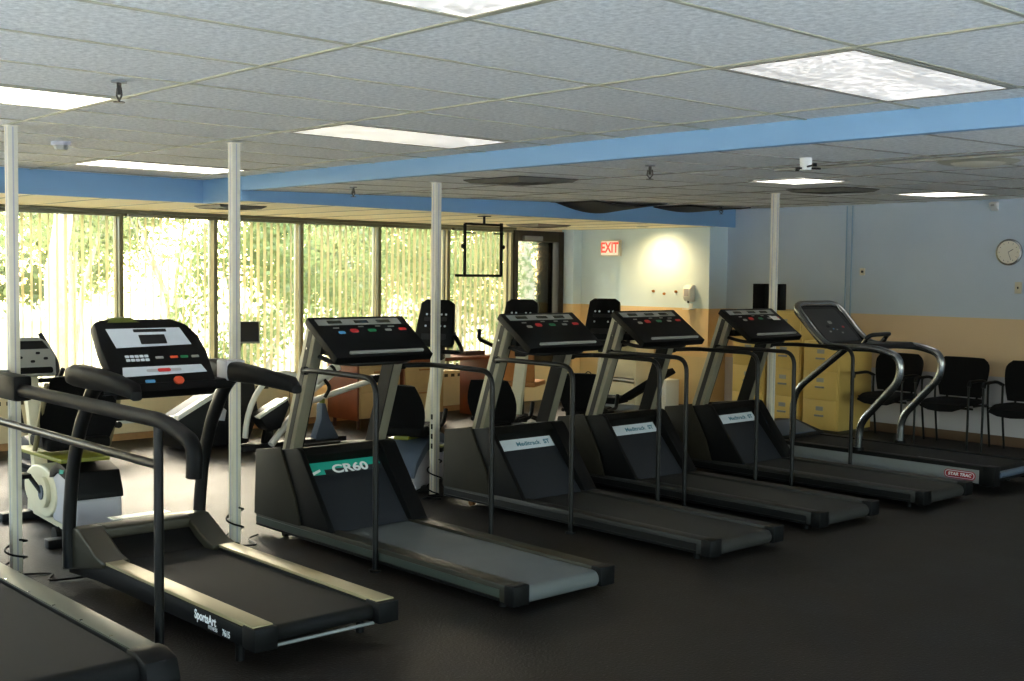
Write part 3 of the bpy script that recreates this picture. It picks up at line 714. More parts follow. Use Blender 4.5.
# ------------------------------------------------------------------ nearest treadmill at the bottom left, mostly outside the picture
def near_treadmill():
    yc = 1.73; t = thing('treadmill', 'nearest treadmill at bottom left with an olive rail, cut by the picture edge', 'treadmill', (-5.4, yc, 0), 0, GT)
    T = lambda x: x+5.4
    for s in (-1, 1):
        ya, yb = sorted((s*.44, s*.325))
        r = MB().box(T(-6.5), T(-4.50), ya, yb, .05, .19).build('side_rail', 'black_plastic', t, .004)
        MB().box(T(-6.45), T(-4.50), ya+.004, yb-.002, .190, .197).build('foot_plate', 'step_olive', r, .002)
        for k in range(6): MB().cyl((T(-6.2)+k*.30, s*.337, .198), .007, .005, n=10).build('screw', 'chrome', r)
        MB().cyl((T(-4.75), s*.38, .025), .022, .05, n=12).build('foot', 'black_plastic', t)
    MB().prism([(T(-4.50), .04), (T(-4.50), .200), (T(-4.42), .205), (T(-4.33), .18), (T(-4.30), .10), (T(-4.32), .04)], .31, .45).build('end_cap', 'black_plastic', t, .012)
    MB().prism([(T(-4.50), .04), (T(-4.50), .200), (T(-4.42), .205), (T(-4.33), .18), (T(-4.30), .10), (T(-4.32), .04)], -.45, -.31).build('end_cap', 'black_plastic', t, .012)
    pts = [(T(-6.3), .188), (T(-4.43), .186)]+[(T(-4.43)+.06*math.sin(R(a)), .126+.06*math.cos(R(a))) for a in range(20, 181, 20)]+[(T(-6.3), .07)]
    MB().prism(pts, -.322, .308).build('running_belt', 'belt_black', t)
    MB().prism([(T(-7.0), .05), (T(-6.98), .30), (T(-6.8), .36), (T(-6.45), .20), (T(-6.45), .05)], -.46, .46).build('motor_cover', 'black_plastic', t, .02, seg=3)
    for s in (-1, 1):
        y = s*.60
        MB().tube(bend([(T(-6.86), y, .06), (T(-6.86), y, .9), (T(-6.84), y, 1.30)], .05), .032, 12).build('upright', 'black_satin', t)
        h = MB().tube(bend([(T(-6.90), y, 1.068), (T(-4.72), y, 1.068), (T(-4.47), y, 1.0), (T(-4.48), y, .86)], .16, 10), .034, 16).build('handrail', 'black_plastic', t)
        MB().box(T(-6.88), T(-6.36), y-.05, y+.05, 1.01, 1.145).build('rail_mount', 'black_plastic', h, .02)
        MB().box(T(-6.80), T(-6.70), y-.054, y+.054, 1.0, 1.15).build('mount_bracket', 'silver_paint', h, .004)
        MB().tube([(T(-6.86), y, .872), (T(-4.80), y, .872)], .021, 12).build('lower_rail', 'black_paint', t)
        p_ = MB().tube([(T(-4.80), y, .004), (T(-4.80), y, 1.06)], .021, 14).build('post', 'black_paint', t)
        MB().cyl((T(-4.80), y, .006), .034, .012).build('post_foot', 'black_plastic', p_)
    for x in (-6.1, -4.80): MB().box(T(x)-.03, T(x)+.03, -.60, .60, .012, .05).build('floor_brace', 'black_plastic', t, .004)
    MB().prism([(T(-6.99), 1.30), (T(-6.95), 1.34), (T(-6.62), 1.12), (T(-6.66), 1.08)], -.45, .42).build('console', 'black_plastic', t, .01)
near_treadmill()

# ------------------------------------------------------------------ silver framed treadmill at right
def silver_treadmill():
    yc = 9.60; t = thing('treadmill', 'silver tube framed treadmill at right, its side panel marked STAR TRAC', 'treadmill', (-5.6, yc, 0), 0, GT)
    T = lambda x: x+5.6
    for s in (-1, 1):
        ya, yb = sorted((s*.385, s*.29))
        r = MB().box(T(-6.75), T(-4.44), ya, yb, .05, .205).build('side_rail', 'black_plastic', t, .008)
        sp = MB().box(T(-6.72), T(-4.50), s*.3855 if s > 0 else -.3905, .3905 if s > 0 else -.3855, .065, .172).build('side_panel', 'silver_paint', r)
        MB().box(T(-4.47), T(-4.37), ya-.004, yb+.004, .05, .21).build('end_cap', 'black_plastic', r, .008)
        MB().cyl((T(-4.6), s*.33, .026), .022, .052, n=12).build('foot', 'black_plastic', t)
        if s < 0:
            m = frame((T(-4.66), -.3915, .118), (1, 0, 0), (0, 0, 1))
            lg = plate('logo_plate', rrect(.27, .072, .034, 6), .0015, 'dark_red', r, m)
            plate('logo_inner', rrect(.252, .058, .028, 6), .001, 'decal_white', lg, m @ Matrix.Translation((0, 0, .0015)))
            plate('logo_ground', rrect(.240, .048, .023, 6), .001, 'dark_red', lg, m @ Matrix.Translation((0, 0, .0025)))
            text('STAR TRAC', .034, 'ink_white', lg, m @ Matrix.Translation((0, 0, .0045)), bold=.0012, sx=1.12, shear=.2)
        y = s*.35
        pr = bend([(T(-5.62), y, .20), (T(-5.61), y, .44), (T(-5.24), y, .84), (T(-5.24), y, 1.04), (T(-5.48), y, 1.10), (T(-5.94), y*1.02, 1.09), (T(-6.08), y+.02, 1.18), (T(-6.28), y+.04, 1.385)], .10, 8)
        fr = MB().tube(pr, .033, 16).build('side_frame', 'silver', t)
        MB().cyl((T(-5.62), y, .215), .05, .03).build('frame_shoe', 'black_plastic', fr)
        if s < 0: st = MB().tube(bend([(T(-6.30), y, .18), (T(-6.30), y, .66), (T(-5.76), y, 1.09)], .16, 8), .030, 14).build('front_strut', 'silver', t)
    pts = [(T(-6.6), .196), (T(-4.44), .190)]+[(T(-4.44)+.06*math.sin(R(a)), .130+.06*math.cos(R(a))) for a in range(20, 181, 20)]+[(T(-6.6), .07)]
    MB().prism(pts, -.288, .288).build('running_belt', 'belt_black', t)
    MB().tube([(T(-4.38), -.30, .14), (T(-4.38), .30, .14)], .028, 14).build('rear_roller_guard', 'blue_grey', t)
    MB().prism([(T(-7.25), .05), (T(-7.22), .16), (T(-6.95), .30), (T(-6.75), .31), (T(-6.45), .225), (T(-6.42), .205), (T(-6.42), .05)], -.39, .39).build('motor_cover', 'black_plastic', t, .02, seg=3)
    MB().prism([(T(-6.73), .31), (T(-6.72), .325), (T(-6.46), .235), (T(-6.46), .22)], -.28, .28).build('cover_top', 'blue_grey', t, .004)
    plate('belt_warning', [(-.16, -.012), (.16, -.012), (.16, .012), (-.16, .012)], .001, 'panel_silver', t, frame((T(-4.95), -.24, .1945), (1, 0, 0), (0, 1, 0)))
    # console: top hoop joining both side frames
    hoop = bend([(T(-6.27), -.31, 1.375), (T(-6.33), -.29, 1.435), (T(-6.35), -.20, 1.455), (T(-6.35), .28, 1.455), (T(-6.33), .37, 1.435), (T(-6.27), .39, 1.375)], .06, 6)
    MB().tube(hoop, .033, 14).build('top_hoop', 'silver', t)
    A = Vector((T(-6.36), 0, 1.45)); B = Vector((T(-6.02), 0, 1.11)); dn = (B-A).normalized(); L = (B-A).length
    m = frame((A+B)/2-Vector((.01, -.03, .05)), (0, 1, 0), -dn)
    con = plate('console', rrect(.68, L, .06, 6), .05, 'dark_grey', t, m, .01)
    mm = m @ Matrix.Translation((0, 0, .0505))
    plate('display', rrect(.52, L*.84, .04, 6), .003, 'screen', con, mm)
    for cx, cy, mt, w_ in ((.16, -.03, 'red', .035), (-.02, -.05, 'blue', .02), (.03, -.06, 'panel_silver', .02), (-.1, -.08, 'panel_silver', .03), (.08, -.1, 'panel_silver', .03), (.0, .03, 'panel_silver', .06), (-.08, -.02, 'dark_grey', .05)):
        plate('button', rrect(w_, w_*.6, w_*.25, 3, cx, cy), .005, mt, con, mm)
    MB().prism([(T(-6.05), 1.07), (T(-6.05), 1.12), (T(-5.50), 1.135), (T(-5.46), 1.09)], -.31, .31).build('tray', 'black_plastic', t, .01)
    g_ = MB().tube(bend([(T(-5.72), -.16, 1.12), (T(-5.66), -.16, 1.20), (T(-5.55), 0, 1.215), (T(-5.66), .16, 1.20), (T(-5.72), .16, 1.12)], .08, 6), .019, 12).build('front_grip', 'black_satin', t)
    for s in (-1, 1): MB().tube([(T(-5.73), s*.16, 1.11), (T(-5.685), s*.16, 1.165)], .022, 12).build('grip_sensor', 'chrome', g_)
silver_treadmill()

# ------------------------------------------------------------------ guest chairs along the clock wall
def chair():
    t = thing('guest_chair', 'x', 'chair', (0, 0, 0), 0, 'black guest chairs against the clock wall')
    # seat, curved down at the front; faces -y
    n = 10; rings = []
    for i in range(n+1):
        u = -1+2*i/n; y = u*.24; drop = .035*max(0, -u)**3; hw = .25-.03*abs(u)**3
        rings.append([(x*hw, y, .455-drop+(.012*(x*x)) + z) for x, z in ((-1, -.02), (-.9, .016), (-.4, .024), (0, .026), (.4, .024), (.9, .016), (1, -.02), (.6, -.045), (0, -.05), (-.6, -.045))])
    MB().rings(rings).build('seat', 'fabric_black', t)
    rings = []
    for i in range(13):
        v = i/12; z = .50+v*.40; hw = .225+.055*math.sin(v*2.2)-.06*(max(0, v-.75)*4)**2.5
        y0 = .205+.07*v
        rings.append([(x*hw, y0+.035*(1-x*x)*1.0-.035+yy, z) for x, yy in ((-1, 0), (-.8, -.018), (-.4, -.024), (0, -.026), (.4, -.024), (.8, -.018), (1, 0), (.6, .018), (0, .022), (-.6, .018))])
    MB().rings(rings).build('backrest', 'fabric_black', t)
    for s in (-1, 1):
        x = s*.285
        MB().tube([(x, -.225, .004), (x, -.215, .64)], .0115, 10).build('leg', 'black_paint', t)
        MB().tube(bend([(x, .26, .004), (x, .19, .44), (x, .19, .655)], .08), .0115, 10).build('leg', 'black_paint', t)
        MB().tube(bend([(x, -.215, .64), (x, -.20, .685), (x, .06, .69), (x, .19, .65)], .06), .016, 10, rb=.022).build('armrest', 'black_plastic', t)
        MB().tube([(x, -.10, .435), (x, .19, .435)], .010, 8).build('side_rail', 'black_paint', t)
    m = MB(); m.tube([(-.285, .18, .42), (.285, .18, .42)], .0115, 8); m.tube([(-.285, -.12, .41), (.285, -.12, .41)], .0115, 8)
    for s in (-1, 1): m.tube([(s*.16, .18, .42), (s*.16, .235, .56)], .012, 8)
    m.build('seat_frame', 'black_paint', t)
    return t
c0 = chair(); c0.location = (-6.64, 11.48, 0); c0['label'] = 'black guest chair behind the silver treadmill frame, nearest the filing cabinets'
c1 = copy_tree(c0); c1.location = (-5.92, 11.48, 0); c1['label'] = 'black guest chair in the middle of the three against the clock wall'
c2_ = copy_tree(c0); c2_.location = (-5.20, 11.48, 0); c2_['label'] = 'black guest chair cut by the right edge of the picture'

# ------------------------------------------------------------------ filing cabinets
def cabinet(nd=4):
    t = thing('filing_cabinet', 'x', 'filing cabinet', (0, 0, 0), 0, 'beige filing cabinets')
    MB().box(-.225, .225, .012, .66, .04, .072+.312*nd).build('body', 'cabinet_beige', t, .004)
    MB().box(-.215, .215, .03, .64, 0, .04).build('plinth', 'seam_dark', t)
    for k in range(nd):
        z0 = .06+k*.312
        d_ = MB().box(-.212, .212, -.006, .0125, z0, z0+.302).build('drawer', 'cabinet_beige', t, .003)
        MB().box(-.055, .055, -.024, -.006, z0+.125, z0+.145).build('handle', 'silver_paint', d_, .004)
        f = MB(); f.box(-.045, .045, -.009, -.006, z0+.19, z0+.235); f.build('label_holder', 'panel_silver', d_)
    return t
k0 = cabinet(); k0.location = (-8.30, 11.27, 0); k0['label'] = 'beige filing cabinet furthest left, seen between treadmill uprights'
k1 = copy_tree(k0); k1.location = (-7.82, 11.27, 0); k1['label'] = 'beige filing cabinet in the middle, directly behind the fourth white post'
k2 = cabinet(3); k2.location = (-7.32, 11.25, 0); k2['label'] = 'lower beige filing cabinet nearest the chairs, behind the silver treadmill tubes'
def speaker(x, label):
    t = thing('desk_speaker', label, 'speaker', (x, 11.52, 1.32), R(12), 'black speakers on the filing cabinets')
    MB().box(-.075, .075, -.09, .09, 0, .30).build('cabinet', 'black_plastic', t, .006)
    MB().box(-.068, .068, -.096, -.09, .01, .29).build('grille', 'fabric_black', t, .003)
speaker(-8.31, 'black speaker standing on a filing cabinet, left of the fourth white post')
speaker(-8.10, 'black speaker standing on a filing cabinet, right of the fourth white post')

# ------------------------------------------------------------------ things on the walls
def clock():
    t = thing('wall_clock', 'round wall clock with a silver rim on the pale blue wall at right', 'clock', (-5.59, YB-.002, 1.98))
    MB().cyl((0, -.015, 0), .135, .03, 'y', n=48).build('case', 'silver', t, .006)
    MB().cyl((0, -.032, 0), .115, .004, 'y', n=48).build('face', 'clock_face', t)
    m = MB()
    for k in range(12):
        a = R(30*k); m.bar((math.sin(a)*.088, -.035, math.cos(a)*.088), (math.sin(a)*.102, -.035, math.cos(a)*.102), .004, .002, (0, 1, 0))
    m.build('hour_marks', 'ink_dark', t)
    m = MB(); m.bar((0, -.037, 0), (.05, -.037, .03), .006, .002, (0, 1, 0)); m.build('hour_hand', 'ink_dark', t)
    m = MB(); m.bar((0, -.039, 0), (.03, -.039, -.08), .004, .002, (0, 1, 0)); m.build('minute_hand', 'ink_dark', t)
clock()
def switch(x, z):
    t = thing('light_switch', 'beige switch plate on the pale blue wall below the clock', 'light switch', (x, YB-.001, z))
    MB().box(-.035, .035, -.008, 0, -.058, .058).build('plate', 'plate_beige', t, .003); MB().box(-.006, .006, -.018, -.008, -.012, .012).build('toggle', 'ink_dark', t, .002)
switch(-5.49, 1.62)
def stat():
    t = thing('thermostat', 'small cream thermostat on the pale blue wall right of the conduit', 'thermostat', (-7.26, YB-.001, 1.77))
    MB().box(-.03, .03, -.025, 0, -.04, .04).build('case', 'cream', t, .006); MB().cyl((.008, -.03, .0), .014, .012, 'y').build('dial', 'ink_dark', t)
stat()
def conduits():
    t = thing('wall_conduit', 'pair of painted blue conduits running down the clock wall', 'pipe', (-7.44, YB, 1.3))
    for dx in (-.035, .035):
        MB().tube([(dx, -.012, -.1), (dx, -.012, 1.21)], .009, 10).build('pipe', 'paint_far' if 'paint_far' in MT else 'conduit_blue', t)
mat('conduit_blue', (140, 166, 186), .5); conduits()
def sensor():
    t = thing('motion_sensor', 'white wedge-shaped motion sensor high on the wall above the clock', 'sensor', (-5.76, YB, 2.46))
    MB().prism([(0, .04), (-.07, .02), (-.05, -.03), (0, -.055)], -.04, .04, 'x').build('body', 'white_paint', t, .006)
    MB().box(-.02, .02, -.066, -.056, -.012, .010).build('lens', 'panel_silver', t, .002)
sensor()
def exitsign():
    t = thing('exit_sign', 'lit EXIT sign with red letters on the nook wall', 'exit sign', (-10.76, 11.60, 2.05))
    MB().box(-.165, .165, -.05, 0.055, -.105, .105).build('housing', 'cream', t, .006)
    MB().box(-.15, .15, -.054, -.05, -.09, .09).build('face', 'exit_face', t)
    text('EXIT', .185, 'exit_red', t, frame((0, -.055, 0), (1, 0, 0), (0, 0, 1)), bold=.005, sx=.82)
exitsign()
def dispenser():
    t = thing('soap_dispenser', 'white hand sanitizer dispenser on the bright nook wall', 'dispenser', (-9.42, 11.60, 1.48))
    MB().prism([(0, .11), (-.06, .105), (-.10, .06), (-.10, -.04), (-.07, -.09), (0, -.10)], -.06, .06, 'x').build('body', 'white_paint', t, .014, seg=3)
    MB().box(-.035, .035, -.103, -.098, -.03, .06).build('window', 'light_grey', t); MB().cyl((0, -.06, -.10), .012, .03).build('nozzle', 'ink_dark', t)
dispenser()
def tray():
    t = thing('drip_tray', 'small white wall tray beneath the sanitizer dispenser', 'tray', (-9.42, 11.60, 1.29))
    MB().box(-.06, .06, -.10, 0, -.004, .004).build('shelf', 'white_paint', t, .002); MB().box(-.03, .03, -.006, 0, .0, .07).build('stem', 'white_paint', t, .002)
tray()
for x, z, w_ in ((-10.03, 1.50, 'leftmost'), (-9.85, 1.47, 'lowest, middle'), (-9.66, 1.50, 'rightmost')):
    m = MB(); m.cyl((x, 11.594, z), .018, .012, 'y', n=12); m.tube([(x, 11.59, z), (x, 11.57, z-.01), (x, 11.565, z+.012)], .005, 8)
    tag(m.build('wall_hook', 'brass'), '%s of three small brass hooks on the nook wall' % w_, 'hook', 'brass wall hooks')

# hanging steel frame (empty television bracket)
def bracket():
    t = thing('ceiling_bracket', 'empty black steel television bracket hanging in front of the windows', 'bracket', (-9.4, 8.2, 0), R(0))
    m = MB(); y0, y1, z0, z1 = -.28, .22, 1.68, 2.21; b_ = .011
    m.box(-b_, b_, y0, y1, z1-.012, z1+.012); m.box(-b_, b_, y0-.12, y1, z0-.014, z0+.014); m.box(-b_, b_, y0-.012, y0+.012, z0, z1); m.box(-b_, b_, y1-.014, y1+.014, z0, z1+.02)
    m.build('frame', 'black_plastic', t)
    m = MB(); m.tube([(0, -.02, 2.21), (0, -.02, 2.30)], .014, 10); m.box(-.05, .05, -.07, .03, 2.29, 2.299); m.build('hanger', 'black_plastic', t)
    MB().cyl((0, y1+.02, 1.98), .022, .03, 'y').build('knob', 'black_plastic', t); MB().cyl((0, y0-.02, 1.98), .022, .03, 'y').build('knob', 'black_plastic', t)
    m = MB(); m.box(.01, .03, y1-.12, y1+.01, 2.11, 2.125); m.box(.01, .03, y0, y0+.12, 2.11, 2.125); m.build('clips', 'black_plastic', t)
bracket()

# ------------------------------------------------------------------ exercise machines behind the row
def recumbent():
    """front towards -x; origin on the floor below the rear end"""
    t = thing('recumbent_bike', 'cream recumbent exercise bike with black seat, behind the leftmost post', 'exercise bike', (-7.14, 3.05, 0), R(-4))
    MB().prism([(-.42, .10), (-.46, .36), (-.30, .44), (-.06, .40), (.02, .28), (.03, .10)], -.13, .16).build('rear_housing', 'light_grey', t, .02, seg=3)
    MB().prism([(-.46, .36), (-.44, .43), (-.28, .50), (-.05, .455), (.015, .33), (.02, .29), (-.06, .385), (-.30, .425)], -.14, .17).build('housing_cap', 'black_plastic', t, .008)
    plate('green_emblem', [(-.04, 0), (.03, .01), (.05, .035), (-.03, .03)], .002, 'decal_teal', t, frame((-.20, -.1415, .425), (1, 0, 0), (0, 0, 1)))
    hs = MB(); pts = [(-.62+.30*math.cos(R(a))*(1.0 if a < 90 or a > 270 else 1.25), .26+.17*math.sin(R(a))) for a in range(0, 360, 15)]
    hs.prism(pts, -.14, .12); hs.build('front_housing', 'cream', t, .02, seg=3)
    MB().cyl((-.52, -.155, .27), .10, .03, 'y', n=32).build('crank_cover', 'cream', t, .008); MB().cyl((-.52, -.173, .27), .048, .008, 'y', n=24).build('crank_badge', 'blue_grey', t)
    MB().prism([(-1.14, .04), (-1.12, .20), (-.85, .24), (-.2, .10), (-.02, .09), (-.02, .03)], -.08, .10).build('base', 'cream', t, .015)
    MB().box(-1.10, -1.0, -.28, .28, .0, .06).build('front_foot', 'dark_grey', t, .015); MB().box(-.12, -.03, -.28, .28, .0, .06).build('rear_foot', 'dark_grey', t, .015)
    MB().cyl((-.16, -.19, .055), .055, .03, 'y').build('wheel', 'black_plastic', t)
    MB().bar((-1.0, -.05, .50), (-.02, -.05, .535), .30, .025).build('seat_rail', 'lime', t, .006)
    sb = []
    for i in range(9):
        v = i/8; z = .58+v*.46; x = -.36+.20*v; hw = .20+.05*math.sin(v*3.0)
        sb.append([(x+.05*abs(a)**2-.05+q, a*hw, z) for a, q in ((-1, 0), (-.6, .02), (0, .03), (.6, .02), (1, 0), (.6, -.05), (0, -.055), (-.6, -.05))])
    MB().rings(sb).build('backrest', 'fabric_black', t)
    for s in (-1, 1): MB().tube([(-.42, s*.235, .56), (-.17, s*.235, 1.00)], .016, 10).build('seat_frame_tube', 'step_gold', t)
    MB().box(-.66, -.28, -.20, .20, .56, .635).build('seat', 'fabric_black', t, .025, seg=3)
    for s in (-1, 1): MB().tube(bend([(-.30, s*.26, .70), (-.58, s*.27, .68), (-.66, s*.27, .80)], .06), .022, 10).build('side_handle', 'black_plastic', t)
    for s in (-1, 1): MB().tube([(-.52, s*.17, .27), (-.60, s*.22, .37)], .014, 8).build('crank', 'dark_grey', t); 
    for s in (-1, 1): MB().box(-.66, -.54, s*.27-.05, s*.27+.05, .36, .39).build('pedal', 'black_plastic', t, .008)
    MB().bar((-1.06, 0, .20), (-1.32, 0, .98), .09, .08, (1, 0, 0)).build('console_column', 'cream', t, .01)
    m = frame((-1.30, 0, 1.09), (0, 1, 0), (-.35, 0, .94))
    con = plate('console', [(-.15, -.15), (.15, -.15), (.16, -.02), (.12, .09), (.06, .13), (-.06, .13), (-.12, .09), (-.16, -.02)], .05, 'panel_silver', t, m, .012)
    plate('screen', [(-.12, .04), (.12, .04), (.08, .10), (-.08, .10)], .052, 'screen', con, m); plate('key_panel', rrect(.26, .045, .015, 3, 0, -.115), .053, 'black_plastic', con, m)
    for dx, dy in ((-.08, -.02), (0, -.05), (.09, -.03), (.04, .01)): plate('button', rrect(.03, .018, .008, 3, dx, dy), .054, 'dark_grey', con, m)
    MB().tube(bend([(-1.22, -.20, 1.00), (-1.30, -.20, .92), (-1.30, .20, .92), (-1.22, .20, 1.00)], .05), .016, 10).build('handlebar', 'black_plastic', t)
recumbent()

def upright_bike():
    """front towards -x"""
    t = thing('exercise_bike', 'x', 'exercise bike', (0, 0, 0), 0, 'exercise bikes behind the treadmills')
    MB().prism([(-.44, .03), (-.48, .16), (-.34, .31), (-.10, .38), (.20, .35), (.40, .22), (.46, .12), (.46, .03)], -.15, .15).build('housing', 'light_grey', t, .02, seg=3)
    MB().prism([(-.49, .16), (-.35, .33), (-.10, .425), (.21, .39), (.42, .25), (.48, .14), (.46, .13), (.39, .20), (.19, .31), (-.10, .345), (-.32, .275), (-.46, .15)], -.158, .158).build('housing_cap', 'blue_grey', t, .006)
    plate('cap_lettering', [(-.12, -.008), (.12, -.008), (.12, .008), (-.12, .008)], .001, 'decal_white', t, frame((.0, -.1595, .365), (1, 0, -.1), (0, 0, 1)))
    MB().bar((-.22, 0, .40), (-.46, 0, 1.06), .10, .07, (1, 0, 0)).build('column', 'cream', t, .012)
    MB().cyl((.02, -.15, .30), .09, .03, 'y', n=28).build('crank_cover', 'dark_grey', t)
    for s in (-1, 1):
        k = MB().tube([(.02, s*.17, .30), (.02+s*.14, s*.19, .32)], .013, 8).build('crank', 'dark_grey', t)
        MB().box(-.06+s*.14, .09+s*.14, s*.24-.05, s*.24+.05, .31, .345).build('pedal', 'black_plastic', k, .008)
        MB().box(-.04+s*.14, .08+s*.14, s*.24-.052, s*.24+.052, .348, .358).build('pedal_strap', 'lime', k, .003)
    rr = []
    for i in range(9):
        v = i/8; hw = .15+.06*math.sin(v*3.0); rr.append([(.30+.16*v+.05*a*a-.04+q, hw*a, .44+.40*v) for a, q in ((-1, 0), (-.6, .02), (0, .03), (.6, .02), (1, 0), (.6, -.05), (0, -.06), (-.6, -.05))])
    MB().rings(rr).build('backrest', 'fabric_black', t)
    MB().box(-.08, .34, -.17, .17, .43, .51).build('seat', 'fabric_black', t, .03, seg=3)
    MB().bar((-.20, 0, .40), (.36, 0, .425), .12, .03).build('seat_rail', 'lime', t, .006)
    for s in (-1, 1): MB().tube(bend([(.30, s*.20, .50), (.02, s*.22, .50), (-.04, s*.22, .62)], .05), .017, 10).build('side_handle', 'black_plastic', t)
    MB().box(-.42, -.34, -.24, .24, 0, .05).build('front_foot', 'dark_grey', t, .012); MB().box(.24, .31, -.24, .24, 0, .05).build('rear_foot', 'dark_grey', t, .012)
    m = frame((-.40, 0, 1.28), (0, 1, 0), (-.30, 0, .95))
    con = plate('console', [(-.16, -.20), (.16, -.20), (.175, -.16), (.145, .17), (.10, .20), (-.10, .20), (-.145, .17), (-.175, -.16)], .055, 'black_plastic', t, m, .014)
    for dx, dy in ((-.08, .07), (-.04, .07), (.05, .07), (.09, .07), (-.08, -.03), (.05, -.03), (.09, -.03)): plate('button', rrect(.018, .018, .008, 3, dx, dy), .057, 'decal_white', con, m)
    plate('screen', rrect(.20, .035, .006, 2, 0, .03), .056, 'screen', con, m); plate('lower_screen', rrect(.22, .05, .01, 2, 0, -.12), .056, 'screen', con, m)
    MB().tube(bend([(-.06, -.27, 1.22), (-.12, -.30, 1.14), (-.40, -.22, 1.05), (-.42, .22, 1.05), (-.12, .30, 1.14), (-.06, .27, 1.22)], .09, 6), .018, 12).build('handlebar', 'black_plastic', t)
    MB().box(-.46, -.36, -.05, .05, .98, 1.12).build('neck', 'dark_grey', t, .01)
    return t
b0 = upright_bike(); b0.location = (-7.56, 5.90, 0); b0.rotation_euler = (0, 0, R(-60)); b0['label'] = 'grey exercise bike right behind the third white post, console above the teal treadmill'
b1 = copy_tree(b0); b1.location = (-7.50, 6.80, 0); b1.rotation_euler = (0, 0, R(-60)); b1['label'] = 'exercise bike whose dark console peeks above the second slab console'
b2 = copy_tree(b0); b2.location = (-7.50, 7.86, 0); b2.rotation_euler = (0, 0, R(-60)); b2['label'] = 'exercise bike whose console shows between the second and third slab consoles'

def bench():
    t = thing('weight_bench', 'low black padded bench behind the third and fourth treadmills', 'bench', (-8.3, 8.95, 0), R(20))
    MB().box(-.55, .15, -.14, .14, .40, .47).build('seat_pad', 'fabric_black', t, .02)
    MB().prism([(.17, .42), (.17, .49), (.62, .78), (.66, .73)], -.14, .14).build('back_pad', 'fabric_black', t, .015)
    for x in (-.45, .45): MB().bar((x, 0, .02), (x, 0, .42 if x < 0 else .60), .06, .05, (1, 0, 0)).build('leg', 'silver_paint', t, .006); MB().box(x-.03, x+.03, -.28, .28, 0, .04).build('foot', 'dark_grey', t, .008)
    MB().bar((-.5, 0, .36), (.5, 0, .36), .05, .06).build('spine', 'silver_paint', t, .006)
bench()

def stepper():
    t = thing('recumbent_stepper', 'dark wedge-bodied recumbent stepper by the heater, with a long white seat rail', 'exercise machine', (-10.5, 5.75, 0))
    m = MB(); m.prism([(-.52, .02), (-.55, .30), (.12, .66), (.26, .60), (.30, .30), (.18, .02)], -.18, .20, 'x'); m.build('body', 'dark_grey', t, .015)
    m = MB(); m.prism([(-.56, .30), (-.56, .345), (.12, .71), (.13, .655)], .13, .22, 'x'); m.build('top_edge', 'white_paint', t, .006)
    plate('side_label', [(-.10, -.07), (.08, -.10), (.10, 0), (-.02, .10)], .002, 'light_grey', t, frame((.2, -.15, .36), (0, 1, 0), (0, 0, 1)))
    MB().bar((.05, -.40, .30), (.05, -1.35, .33), .07, .05).build('seat_rail', 'white_paint', t, .008)
    MB().bar((.05, -.45, .30), (.05, -.30, .03), .05, .05).build('rail_leg', 'white_paint', t, .006)
    MB().bar((-.18, -.32, .03), (.30, -.32, .03), .05, .05).build('rear_foot', 'silver_paint', t, .01)
    MB().bar((.05, -1.30, .31), (.05, -1.30, .02), .05, .05).build('front_leg', 'white_paint', t, .006)
    MB().box(-.14, .22, -1.42, -1.02, .34, .42).build('seat', 'fabric_black', t, .02)
    MB().tube(bend([(.02, .10, .64), (.02, .20, 1.0), (.05, .22, 1.06)], .05), .025, 10).build('console_mast', 'black_plastic', t)
    c = MB(); c.box(-.13, .13, -.02, .02, -.11, .11); c.xf(Matrix.Translation((.10, .22, 1.10)) @ Matrix.Rotation(R(62), 4, 'Z') @ Matrix.Rotation(R(-18), 4, 'X')); con = c.build('console', 'panel_silver', t, .008)
    c = MB(); c.box(-.12, .12, -.027, -.021, -.10, .10); c.xf(Matrix.Translation((.10, .22, 1.10)) @ Matrix.Rotation(R(62), 4, 'Z') @ Matrix.Rotation(R(-18), 4, 'X')); c.build('screen', 'screen', con)
stepper()
def arm_machine():
    t = thing('rowing_machine', 'white framed exercise machine with a curved hoop, seen through the teal treadmill', 'exercise machine', (-10.0, 6.55, 0))
    arc = [(.0, -.40+.42*math.cos(R(a)), .10+.62*math.sin(R(a))) for a in range(178, 60, -10)]
    MB().tube(arc, .028, 10).build('curved_hoop', 'white_paint', t)
    MB().tube([(.10, -.60, .05), (.0, -.10, .52), (.0, .18, .70)], .034, 10).build('mast', 'white_paint', t)
    MB().tube([(.0, -.12, .42), (.0, .66, .60)], .030, 10).build('arm', 'white_paint', t); MB().box(-.04, .04, .64, .74, .57, .65).build('arm_grip', 'black_plastic', t, .012)
    MB().tube(bend([(.0, .0, .70), (.06, .10, .56), (.05, .04, .46)], .05), .018, 10).build('hand_loop', 'black_plastic', t)
    MB().tube([(.0, -.05, .62), (0, .22, .76)], .05, 10).build('head_pad', 'white_paint', t); MB().tube([(0, .14, .72), (0, .17, .735)], .053, 10).build('pad_band', 'black_plastic', t)
    MB().prism([(-.08, .03), (.22, .03), (.10, .24), (.05, .40), (.01, .40), (.0, .24)], -.05, .05, 'x').build('stand', 'blue_grey', t, .008)
    MB().cyl((0, .04, .43), .028, .06).build('stand_cap', 'lime', t)
    MB().box(-.05, .05, -.95, .30, .0, .06).build('floor_beam', 'dark_grey', t, .01)
    MB().prism([(-.74, .33), (-.42, .48), (-.40, .42), (-.50, .20), (-.62, .18)], -.10, .12, 'x').build('seat_shell', 'dark_grey', t, .02)
    MB().prism([(-.76, .33), (-.43, .495), (-.41, .48), (-.74, .31)], .06, .13, 'x').build('seat_edge', 'white_paint', t, .004)
    MB().bar((0, -.60, .04), (0, -.56, .22), .08, .06, (1, 0, 0)).build('seat_leg', 'black_plastic', t)
arm_machine()
